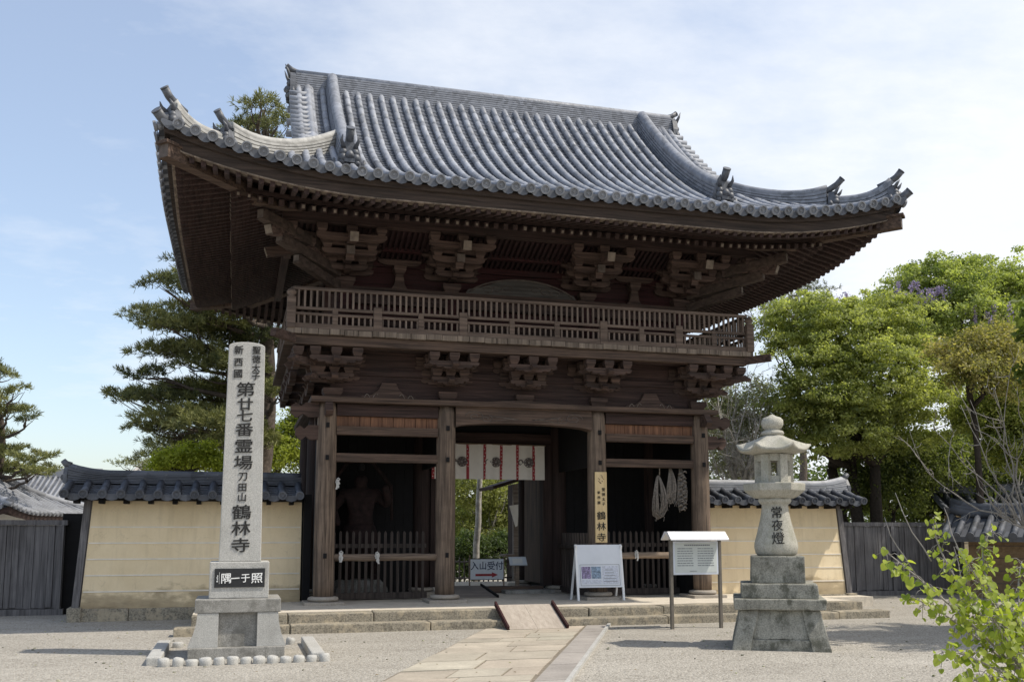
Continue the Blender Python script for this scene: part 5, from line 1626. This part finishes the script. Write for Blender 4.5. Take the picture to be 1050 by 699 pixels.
#@@TREES2
# big black pine behind the left wall (its tip shows over the roof corner)
pb = foot(251, 29)
sc_ = 29/FPX
def pads(lst, dist, base, seed=0):
    """(px, py, half width px, half height px) -> pads relative to the base"""
    r = random.Random(seed); o = []
    for (px, py, hw, hh) in lst:
        dd = dist+r.uniform(-1.6,1.6); q = at(px, py, dd); s = dd/FPX
        o.append((q[0]-base[0], q[1]-base[1], q[2], hw*s, hw*s*r.uniform(.7,1), hh*s*1.0))
    return o
pine('black_pine', pb, 14.6, pads([(268,108,22,10), (250,128,14,9), (285,125,16,10), (262,135,28,12), (183,270,12,8), (205,283,28,12), (170,292,24,10), (232,300,40,12), (260,318,50,14), (150,322,22,9), (178,334,34,11), (215,338,44,13), (262,350,48,14), (190,362,44,12), (232,376,46,14), (150,384,22,9), (135,407,24,10), (168,410,36,12), (205,402,44,13), (250,400,40,14), (190,428,46,13), (160,440,26,10), (228,436,46,14), (200,455,44,13), (175,468,28,10), (250,452,36,14), (215,320,40,14), (240,420,40,14), (285,400,26,14)], 29, pb, 4), 'tall black pine with layered branches behind the stone name pillar and left wall', None, 5, .34, dens=400)
pb2 = foot(-25, 34)
pine('black_pine', pb2, 8.6, pads([(-2,384,18,6), (-25,372,24,8), (14,401,14,5), (8,421,24,5), (28,428,10,4), (-25,408,28,9), (-14,446,26,7), (2,462,22,6), (26,470,18,5), (46,466,13,4), (-20,478,34,9), (14,484,24,6), (38,483,16,5), (52,477,8,3)], 34, pb2, 6), 'black pine leaning over the small hall roof at the left edge', None, 9, .2, dens=330, lo=(.07,.09,.035), hi=(.31,.31,.11))
pb3 = foot(820, 52)
pine('black_pine', pb3, 14.4, pads([(818,294,22,8), (800,305,26,9), (838,300,20,9), (790,315,20,8), (825,318,34,10), (762,318,10,6)], 52, pb3, 8), 'distant dark pine top showing between the eave and the leafy trees', None, 11, .26, dens=110)
pb4 = foot(140, 60)
pine('black_pine', pb4, 6.0, pads([(140,474,24,6), (128,476,12,5), (155,478,14,5)], 60, pb4, 9), 'far small pine just above the left wall ridge', None, 12, .2, dens=80)

YG_LO, YG_HI = (.165,.2,.065), (.53,.56,.21)
def lobes(lst, seed=0, depth=.8):
    r = random.Random(seed); o = []
    for (px, py, hw, hh, dist) in lst:
        q = at(px, py, dist); s = dist/FPX; o.append((q[0], q[1], q[2], hw*s, hw*s*depth, hh*s))
    return o
broadleaf('maple_tree', foot(895, 27.5), lobes([(830,330,46,34,28), (870,345,50,40,27), (915,335,44,40,27.5), (845,390,52,40,26.5), (900,395,58,44,26.5), (795,340,26,26,28.5), (870,440,54,34,26.5), (930,430,40,36,27), (820,430,34,26,27), (950,380,34,40,28)], 1), 1500, 125000, .047, YG_LO, YG_HI, 'large yellow-green leafy tree with dark trunks behind the stone lantern', trunkr=.2, seed=21, clumpr=.30, stems=3, flat=.5)
wl = lobes([(960,290,46,24,33), (1010,295,50,30,33), (1045,320,40,44,33), (985,325,60,36,32), (930,318,40,26,33), (905,330,36,26,33.5)], 2)
broadleaf('camphor_tree', foot(985, 33), wl, 1100, 90000, .055, (.14,.185,.055), (.48,.53,.18), 'tall bright green tree overgrown with violet wisteria at the right', trunkr=.25, seed=22, clumpr=.36, stems=2, flat=.5)
# wisteria racemes hanging in the tall tree
wv = thing('wisteria_vine', foot(965, 31.5), 'violet wisteria blossom hanging in the tall right tree', 'climbing plant')
rw = np.random.default_rng(5); WP = []; vine = MB()
for (px, py, sx_, sy_, k) in ((930,298,16,8,16), (955,296,18,8,18), (880,312,12,6,10), (860,306,12,6,8), (1000,322,22,7,14), (955,392,5,7,5), (848,318,8,5,6), (910,304,8,6,7), (1030,318,14,7,8)):
    for _ in range(k):
        q = at(px+rw.normal(0, sx_*.6), py+rw.normal(0, sy_*.6), 31.2+rw.normal(0, .4)); h = rw.uniform(.2,.42)
        for i in range(34):
            f = rw.uniform(0, 1); WP.append(q+np.array([rw.normal(0,.055*(1-f*.6)), rw.normal(0,.055*(1-f*.6)), -h*f]))
WP = np.array(WP); leaf_cloud('blossom', WP, rw.normal(0, 1, WP.shape), .04, np.array([.32,.26,.5])*rw.uniform(.7,1.25,(len(WP),1)), M['flower'], wv, seed=3)
for a_, b_ in (((985,420),(940,300)), ((985,420),(1005,325)), ((940,320),(870,312)), ((985,420),(955,395))):
    p0 = at(*a_, 31.6); p1 = at(*b_, 31.5); vine.tube(limb_path(p0, p1, rw, .1, 8), .035, 6)
p0 = np.array(foot(965, 31.5)); vine.tube(limb_path(p0, at(985, 420, 31.6), rw, .08, 8), .06, 6); vine.build('stem', M['bark'], wv)
broadleaf('red_leaf_maple', foot(1015, 24.5), lobes([(985,360,30,16,24.5), (1020,352,32,20,24.5), (1000,378,38,18,24), (1035,380,26,26,24.5)], 3), 260, 15000, .045, (.17,.185,.06), (.44,.38,.17), 'reddish young-leaved maple in front of the tall right tree', trunkr=.1, seed=23, clumpr=.34)
broadleaf('leafy_tree', foot(1050, 25), lobes([(1040,420,36,30,25.5), (1070,380,40,50,26), (1045,455,40,26,25.5), (1000,425,30,24,26.5)], 4), 600, 42000, .05, (.15,.19,.055), (.46,.49,.16), 'green tree at the right edge behind the bare branches', trunkr=.15, seed=24, clumpr=.42)
broadleaf('evergreen_shrub', foot(920, 28), lobes([(900,480,40,34,28), (935,490,30,36,28), (960,470,34,30,28.5), (880,505,30,24,28)], 5), 450, 26000, .05, (.05,.07,.028), (.25,.29,.09), 'dark evergreen shrub behind the right plank gate', 'shrub', trunkr=.08, seed=25, clumpr=.4)
broadleaf('evergreen_shrub', foot(990, 30), lobes([(985,490,60,50,30), (1030,490,50,60,30), (925,505,40,40,30)], 6), 480, 30000, .06, (.04,.058,.02), (.2,.24,.07), 'dark thicket tree behind the small tiled roofs at the right', 'tree', trunkr=.12, seed=26, clumpr=.5)
broadleaf('spring_tree', foot(300, 40), lobes([(298,455,26,26,40), (275,465,24,20,39), (310,430,16,18,40), (190,475,20,9,40), (240,470,22,12,41)], 7), 420, 26000, .06, (.14,.17,.03), (.38,.42,.07), 'bright spring-green tree between the stone name pillar and the gate', trunkr=.14, seed=27, clumpr=.5)
bare_tree('grey_bare_tree', foot(760, 27), [tuple(at(*q)) for q in ((735,400,27), (745,430,26.5), (770,395,27.5), (790,400,27), (738,455,27), (760,470,26.5), (785,445,27), (755,385,28), (775,430,26.6), (800,420,27), (730,480,27))], 'silvery half-bare tree between the gate and the stone lantern', 31, .12, M['trunk_grey'], 34, spread=.9)
broadleaf('pale_spring_tree', foot(752, 28.5), lobes([(745,440,30,28,28.5), (775,420,30,30,28.5), (760,470,34,22,28), (790,465,24,22,28.3), (735,410,18,24,29)], 8), 600, 26000, .045, (.19,.2,.11), (.52,.52,.36), 'thin pale-leaved tree behind the silvery bare branches', trunkr=.1, seed=28, clumpr=.45, bark=M['trunk_grey'])
bare_tree('bare_branch_tree', foot(1075, 17), [tuple(at(*q)) for q in ((958,440,16.6), (950,480,16.4), (985,415,17), (1000,440,16.8), (1020,400,17.2), (1035,385,17), (990,470,16.3), (1045,425,16.5), (1010,500,16.2))], 'leafless pale-branched tree reaching in at the right edge', 33, .042, M['pale_bark'], 6, spread=.55)
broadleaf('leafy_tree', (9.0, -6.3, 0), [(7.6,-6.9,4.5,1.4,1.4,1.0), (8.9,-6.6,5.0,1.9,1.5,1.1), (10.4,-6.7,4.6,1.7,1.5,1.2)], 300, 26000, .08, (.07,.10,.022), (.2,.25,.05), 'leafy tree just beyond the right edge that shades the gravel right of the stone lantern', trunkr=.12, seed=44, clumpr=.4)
# seen through the passage
broadleaf('garden_tree', foot(490, 36), lobes([(485,500,26,24,36), (515,505,26,26,37), (470,540,20,22,36), (505,540,28,26,37), (535,520,20,30,38)], 9), 600, 36000, .05, (.13,.15,.05), (.38,.40,.15), 'sunlit light green garden tree seen through the doorway', trunkr=.14, seed=34, clumpr=.4, bark=M['trunk_grey'])
broadleaf('garden_shrub', foot(490, 31), lobes([(480,565,24,22,31), (505,570,26,22,31), (470,585,16,14,30.5), (520,560,14,22,31.5)], 10), 300, 16000, .042, (.04,.065,.025), (.11,.15,.05), 'dark green garden shrub beyond the reception sign', 'shrub', trunkr=.05, seed=35, clumpr=.3)
tt = thing('slender_trunk', foot(489, 30), 'slender mottled trunk standing in the garden beyond the doorway', 'tree')
b = MB(); q0 = np.array(foot(489, 30)); b.tube(limb_path(q0, at(492, 430, 30), np.random.default_rng(2), .03, 8), [.11-.006*i for i in range(8)], 9); b.build('trunk', M['trunk_grey'], tt)
broadleaf('spring_tree', foot(190, 26), lobes([(180,470,20,9,26), (205,466,18,11,26), (222,474,14,9,26), (165,477,10,5,26)], 12), 150, 11000, .042, (.2,.24,.03), (.5,.53,.08), 'bright yellow-green foliage just above the left wall under the tall pine', trunkr=.07, seed=47, clumpr=.26)
# low far wood closing the horizon
def far_wood(n, x0, x1, y0, y1, h0, h1, nm, lab, seed, leaves=16000):
    rg = np.random.default_rng(seed); C = []; T = []
    cx = rg.uniform(x0, x1, n); cy = rg.uniform(y0, y1, n); h = rg.uniform(h0, h1, n)
    per = leaves//n
    for i in range(n):
        d = rg.normal(0, 1, (per, 3)); d /= np.linalg.norm(d, axis=1)[:, None]; d *= rg.uniform(.5, 1, (per, 1)); r_ = h[i]*.5
        C.append(np.array([cx[i], cy[i], h[i]*.52])+d*np.array([r_*1.1, r_, h[i]*.5])); v = rg.uniform(0, 1, (1, 1))*.6+rg.uniform(0, .4, (per, 1)); T.append(np.array([.03,.05,.015])*(1-v)+np.array([.11,.15,.035])*v)
    C = np.concatenate(C); T = np.concatenate(T)
    o = leaf_cloud(nm, C, np.tile([0,-.4,.8], (len(C), 1)), .22, T, M['leaf'], None, seed=seed)
    return tag(o, lab, 'woods', kind='stuff')
far_wood(34, 6, 70, 42, 62, 6, 9.5, 'far_woods', 'dark far wood behind the right-hand trees', 41, 26000)
far_wood(22, -12, 14, 46, 58, 3.2, 4.6, 'far_woods', 'low far wood beyond the gate garden', 42, 12000)
far_wood(20, -60, -14, 80, 95, 2.6, 4.2, 'far_woods', 'low far wood behind the left halls', 43, 9000)

#@@BUILDINGS
# ------------------------------------------------------------------ small buildings
def hip_hall(name, cx, cy, hx, hy, eave, ridge, rz, label, tile=None, wallin=1.0, lift_=.25, gable=0, sp=.3, group=None):
    """low hall with a curved hipped tile roof; hx, hy half sizes of the eaves"""
    t = thing(name, (cx, cy, 0), label, 'building', group)
    pan = MB(); rows = MB(); caps = MB()
    run = hy; rise = ridge-eave
    pz = lambda s: eave+rise*(.6*(s/run)+.4*(s/run)**2)
    lf = lambda a, s: lift_*max(0, 1-a/(.6*hy))**2*max(0, 1-s/hy)
    def pt(k, u, s, z):
        x, y = [(u, -hy+s), (hx-s, u), (-u, hy-s), (-hx+s, -u)][k]
        c, d = math.cos(rz), math.sin(rz); return (cx+x*c-y*d, cy+x*d+y*c, z)
    for k in range(4):
        H = hx if k % 2 == 0 else hy; n = int(2*H/sp)
        for i in range(n):
            u0, u1 = -H+2*H*i/n, -H+2*H*(i+1)/n; uc = (u0+u1)/2; a = H-abs(uc)
            sm = min(run, a) if k % 2 == 0 else a
            if sm < .15: continue
            ns = max(2, int(sm/.5)); pts = []
            for j in range(ns+1):
                s = sm*j/ns
                for q in (0, .5, 1): pts.append(pt(k, u0+(u1-u0)*q, s, pz(s)+lf(H-abs(u0+(u1-u0)*q), s)-(.02 if q == .5 else 0)))
            pan.grid(pts, ns+1, 3)
            rows.tube([pt(k, u0, s, pz(s)+lf(H-abs(u0), s)+.04) for s in [-.05+(min(run if k % 2 == 0 else 99, max(.2, H-abs(u0)))+.05)*j/ns for j in range(ns+1)]], .08, 6)
        vs = []
        for i in range(17):
            u = -H+2*H*i/16; e = pz(0)+lf(H-abs(u), 0)
            for s, z in ((.04, e-.02), (.08, e-.22), (1.1, e+.05), (1.1, e+.2)): vs.append(pt(k, max(-(H-s), min(H-s, u)), s, z))
        caps.add(vs, [(4*i+a, 4*i+(a+1) % 4, 4*i+4+(a+1) % 4, 4*i+4+a) for i in range(16) for a in range(4)])
    rf = pan.build('roof', M['tile_pan'], t); rows.build('cover_tile_rows', tile or M['tile'], rf); caps.build('eaves', M['dark'], t)
    rg_ = MB(); c, d = math.cos(rz), math.sin(rz)
    if hx > hy+.2:
        L = hx-hy; P0 = Vector(pt(0, -L, hy, ridge)); P1 = Vector(pt(0, L, hy, ridge))
        rg_.bar(P0+Vector((0,0,.12)), P1+Vector((0,0,.12)), .3, .42); rg_.tube([P0+Vector((0,0,.36)), P1+Vector((0,0,.36))], .1, 8)
    for k in (0, 2):
        for sg in (-1, 1):
            P = [pt(k, sg*(hx-s), s, pz(s)+lf(s, s)+.1) for s in [0.05+(hy-.05)*j/8 for j in range(9)]]
            rg_.tube(P, .14, 8)
    rg_.build('ridges', tile or M['tile'], t)
    w = MB(); wx, wy = hx-wallin, hy-wallin
    vs = [pt(0, x, hy+y, z) for z in (0, eave+.15) for x, y in ((-wx,-wy), (wx,-wy), (wx,wy), (-wx,wy))]
    w.add(vs, [(0,1,5,4), (1,2,6,5), (2,3,7,6), (3,0,4,7)]); w.build('wall', M['paper'], t)
    f = MB()
    for x in [-wx+2*wx*i/5 for i in range(6)]: f.bar(pt(0, x, hy-wy-.03, 0), pt(0, x, hy-wy-.03, eave+.1), .16, .16, (0,1,0))
    for z in (eave-.25, eave-.75): f.bar(pt(0, -wx, hy-wy-.04, z), pt(0, wx, hy-wy-.04, z), .14, .14)
    f.build('timber_frame', M['dark'], t)
    return t
q = at(-12, 520, 33)
hip_hall('small_hall', q[0]-2.2, q[1]+1.5, 4.4, 3.4, 2.15, 4.1, R(-14), 'small tiled hall behind the left plank gate', M['tile_end'], 1.1)
q = at(40, 500, 55)
hip_hall('far_hall', q[0]+.8, q[1]+5, 6.5, 4.6, 2.4, 4.95, R(-10), 'distant tiled hall rising behind the small left hall', M['tile_end'], 1.2)
q = at(145, 480, 70)
hip_hall('far_hall', q[0], q[1]+4, 3.2, 2.6, 4.4, 6.2, R(10), 'far pale hall ridge peeping over the left wall', M['tile_pale'], .9)

# tiled-roof earth walls at the right edge
def side_wall(p0, p1, h, label, plast, seed):
    p0 = Vector((*p0, 0)); p1 = Vector((*p1, 0)); d = (p1-p0); L = d.length; d.normalize(); nrm = Vector((d.y, -d.x, 0))
    t = thing('tiled_wall', ((p0+p1)/2)[:], label, 'wall')
    b = MB(); b.add([p0+nrm*.3, p1+nrm*.3, p1-nrm*.3, p0-nrm*.3, p0+nrm*.22+Vector((0,0,h)), p1+nrm*.22+Vector((0,0,h)), p1-nrm*.22+Vector((0,0,h)), p0-nrm*.22+Vector((0,0,h))], [(3,2,1,0), (4,5,6,7), (0,1,5,4), (1,2,6,5), (2,3,7,6), (3,0,4,7)])
    b.build('wall_body', plast, t)
    s = MB()
    for k in range(4):
        z = .35+k*.3; o = nrm*(.3-.08*z/h+.003); s.bar(p0+o+Vector((0,0,z)), p1+o+Vector((0,0,z)), .012, .02)
    s.build('stripe', M['endgrain_dim'], t)
    W = .95; zp = lambda q: h+.02+.42*q+.1*q*q; pan = MB(); rows = MB(); n = int((L+.8)/.3)
    for sg in (-1, 1):
        for i in range(n+1):
            a = -.4+(L+.8)*i/n; P = [p0+d*a+nrm*(sg*(W-q*W))+Vector((0,0,zp(q*W)+.05)) for q in (-.04,.3,.65,1)]
            rows.tube(P, .078, 9); rows.tube([P[0], P[0]+(P[0]-P[1]).normalized()*.04], .09, 10)
        pts = []
        for j in range(7):
            for a in (-.4, L+.4): pts.append(p0+d*a+nrm*(sg*(W-j/6*W))+Vector((0,0,zp(j/6*W))))
        pan.grid(pts, 7, 2)
        pts = []
        for a in (-.4, L+.4):
            for o, z in ((W, zp(0)), (W-.02, zp(0)-.12), (.2, zp(0)-.06)): pts.append(p0+d*a+nrm*(sg*o)+Vector((0,0,z)))
        pan.grid(pts, 2, 3)
    pr = pan.build('tile_roof', M['tile_dark'], t); rows.build('cover_tile_rows', M['tile_dark'], pr)
    r = MB(); m = 16; P = []
    for i in range(m+1):
        f = i/m; P.append(p0+d*(-.42+(L+.84)*f)+Vector((0,0,zp(W)+.06+.16*abs(2*f-1)**5)))
    for k in range(3): r.tube([p+Vector((0,0,.09*k)) for p in P], .13-.02*k, 8)
    r.build('wall_ridge', M['tile_dark'], t)
    return t
a0 = at(985, 560, 24.5); a1 = at(1120, 560, 23)
side_wall((a0[0]+.3, a0[1]), (a1[0], a1[1]), 1.45, 'brown earth wall with a dark tiled roof at the right edge', M['tan_plaster'], 1)
a0 = at(965, 520, 29); a1 = at(1040, 520, 29)
side_wall((a0[0]+.2, a0[1]), (a1[0], a1[1]), 2.15, 'small dark tiled wall behind the brown earth wall', M['plaster'], 2)

# reception booth in the garden beyond the doorway
q = at(526, 570, 27)
rb_ = thing('reception_booth', (q[0]+.6, q[1]+.5, 0), 'dark timber reception booth beyond the doorway', 'booth')
bx, by = q[0], q[1]
b = MB(); b.box(bx+.02, bx+.16, by, by+.14, 0, 2.9); b.build('post', M['grey_beam'], rb_)
b = MB(); b.box(bx+.35, bx+2.2, by+.05, by+1.8, 0, 2.95); b.build('booth_wall', M['dark_z'], rb_)
b = MB(); b.box(bx-.25, bx+.34, by-.1, by+.5, .92, .98); b.build('counter', M['grey_beam'], rb_)
b = MB(); b.bar((bx-.62, by+.6, 2.78), (bx+1.2, by+.6, 3.35), 1.6, .09); b.build('booth_roof', M['dark'], rb_)
b = MB(); b.add([(bx-.12,by-.04,2.3), (bx+.16,by-.04,2.34), (bx+.12,by-.03,1.75), (bx+.06,by-.03,1.72)], [(3,2,1,0)]); b.add([(bx-.12,by-.046,2.3), (bx+.16,by-.046,2.34), (bx+.12,by-.036,1.75), (bx+.06,by-.036,1.72)], [(0,1,2,3)]); b.build('hanging_paper', M['paper'], rb_)
q = at(505, 583, 28)
gf = thing('garden_fence', (q[0], q[1], 0), 'low pale bamboo fence in the garden beyond the doorway', 'fence')
b = MB()
for k in range(16): b.tube([(q[0]-1.1+.14*k, q[1], 0), (q[0]-1.1+.14*k, q[1], .85)], .022, 6)
for z in (.3, .75): b.tube([(q[0]-1.2, q[1]-.03, z), (q[0]+1.2, q[1]-.03, z)], .025, 6)
b.build('bamboo_rails', M['endgrain'], gf)

#@@BUSH
# ------------------------------------------------------------------ heart-leaved bush in the right foreground
bu = thing('redbud_bush', foot(1075, 5.6), 'bright green heart-leaved bush in the right foreground', 'bush')
rgb = np.random.default_rng(77)
stem = MB(); LP = []
b0 = np.array(foot(1075, 5.6))
hub = at(1062, 700, 5.5)
stem.tube(limb_path(b0, hub, rgb, .06, 6), [.02,.018,.016,.014,.013,.012], 7)
brs = [((1048,690),(1000,640),(940,590),(908,565), 5.2, 34), ((1050,690),(1010,630),(955,575),(957,530), 5.5, 40), ((1055,690),(1025,620),(990,575),(1018,542), 5.8, 34), ((1055,690),(1030,640),(1010,600),(980,560), 5.0, 46), ((1050,695),(1000,650),(960,620),(930,610), 5.4, 44), ((1050,700),(1010,680),(985,665),(966,668), 4.8, 26), ((1060,690),(1045,640),(1040,600),(1048,575), 5.9, 36), ((1055,700),(1020,690),(1000,695),(990,705), 4.9, 34), ((1060,700),(1030,650),(1000,620),(975,612), 5.6, 44), ((1060,705),(1045,675),(1030,650),(1015,630), 5.1, 44), ((1062,700),(1050,660),(1045,640),(1035,620), 5.3, 40)]
twb = [((955,575),(935,545),(918,505)), ((990,575),(975,545),(968,520)), ((940,590),(920,560),(907,530)), ((1000,620),(985,590),(978,560))]
for (a, b_, c, d, dist, k) in brs:
    P = [at(*a, 5.5)] + [at(*q, 5.5+(dist-5.5)*f) for q, f in ((b_,.4), (c,.75), (d,1))]
    # smooth through the four points
    path = []
    for i in range(13):
        t_ = i/12; w0, w1, w2, w3 = (1-t_)**3, 3*t_*(1-t_)**2, 3*t_*t_*(1-t_), t_**3
        path.append(P[0]*w0+P[1]*w1+P[2]*w2+P[3]*w3)
    stem.tube([tuple(p) for p in path], [.009-.0065*i/12 for i in range(13)], 6)
    for i in range(int(k*1.9)):
        f = rgb.uniform(.18, 1.0); q = f*12; i0 = min(11, int(q)); s_ = path[i0]+(path[i0+1]-path[i0])*(q-i0)
        d_ = rgb.normal(0, 1, 3); d_ /= np.linalg.norm(d_); e = s_+d_*rgb.uniform(.015, .095)+np.array([0,0,-.01])
        stem.tube([tuple(s_), tuple((s_+e)/2+np.array([0,0,.012])), tuple(e)], [.0022,.0018,.0015], 4); LP.append((e, d_))
for tw in twb:
    P = [at(*q, 5.4) for q in tw]; stem.tube([tuple(P[0]), tuple((P[0]+P[1])/2+rgb.normal(0,.01,3)), tuple(P[1]), tuple((P[1]+P[2])/2+rgb.normal(0,.01,3)), tuple(P[2])], [.004,.0035,.003,.0025,.0015], 5)
stem.build('stems', M['pale_bark'], bu)
heart = [(0,0), (.24,.16), (.5,.12), (.62,-.16), (.54,-.48), (.3,-.76), (0,-.95), (-.3,-.76), (-.54,-.48), (-.62,-.16), (-.5,.12), (-.24,.16)]
hm = MB(); tt_ = []
for e, d_ in LP:
    s = rgb.uniform(.022, .046)
    nrm = np.array([d_[0]*.5, d_[1]*.5-.35, .55])+rgb.normal(0, .4, 3); nrm /= np.linalg.norm(nrm)
    dn = np.array([d_[0]*.5, d_[1]*.5, -.75])+rgb.normal(0, .25, 3); dn -= nrm*dn.dot(nrm); dn /= np.linalg.norm(dn); rr_ = np.cross(dn, nrm)
    vs = [tuple(e+rr_*(x*s)-dn*(y*s)+nrm*(.22*s*abs(x)*1.6-.12*s*y*y)) for x, y in heart]+[tuple(e-dn*(-.4*s)-nrm*(.02*s))]
    hm.add(vs, [(12, i, (i+1) % 12) for i in range(12)], True)
    v = np.clip(rgb.normal(.5, .3), 0, 1); c = np.array([.17,.235,.03])*(1-v)+np.array([.40,.45,.085])*v
    tt_ += [(*c, 1)]*12
ho = hm.build('leaves', M['heart'], bu)
at_ = ho.data.attributes.new('tint', 'FLOAT_COLOR', 'FACE'); at_.data.foreach_set('color', np.array(tt_, np.float32).ravel())

bpy.context.view_layer.update()
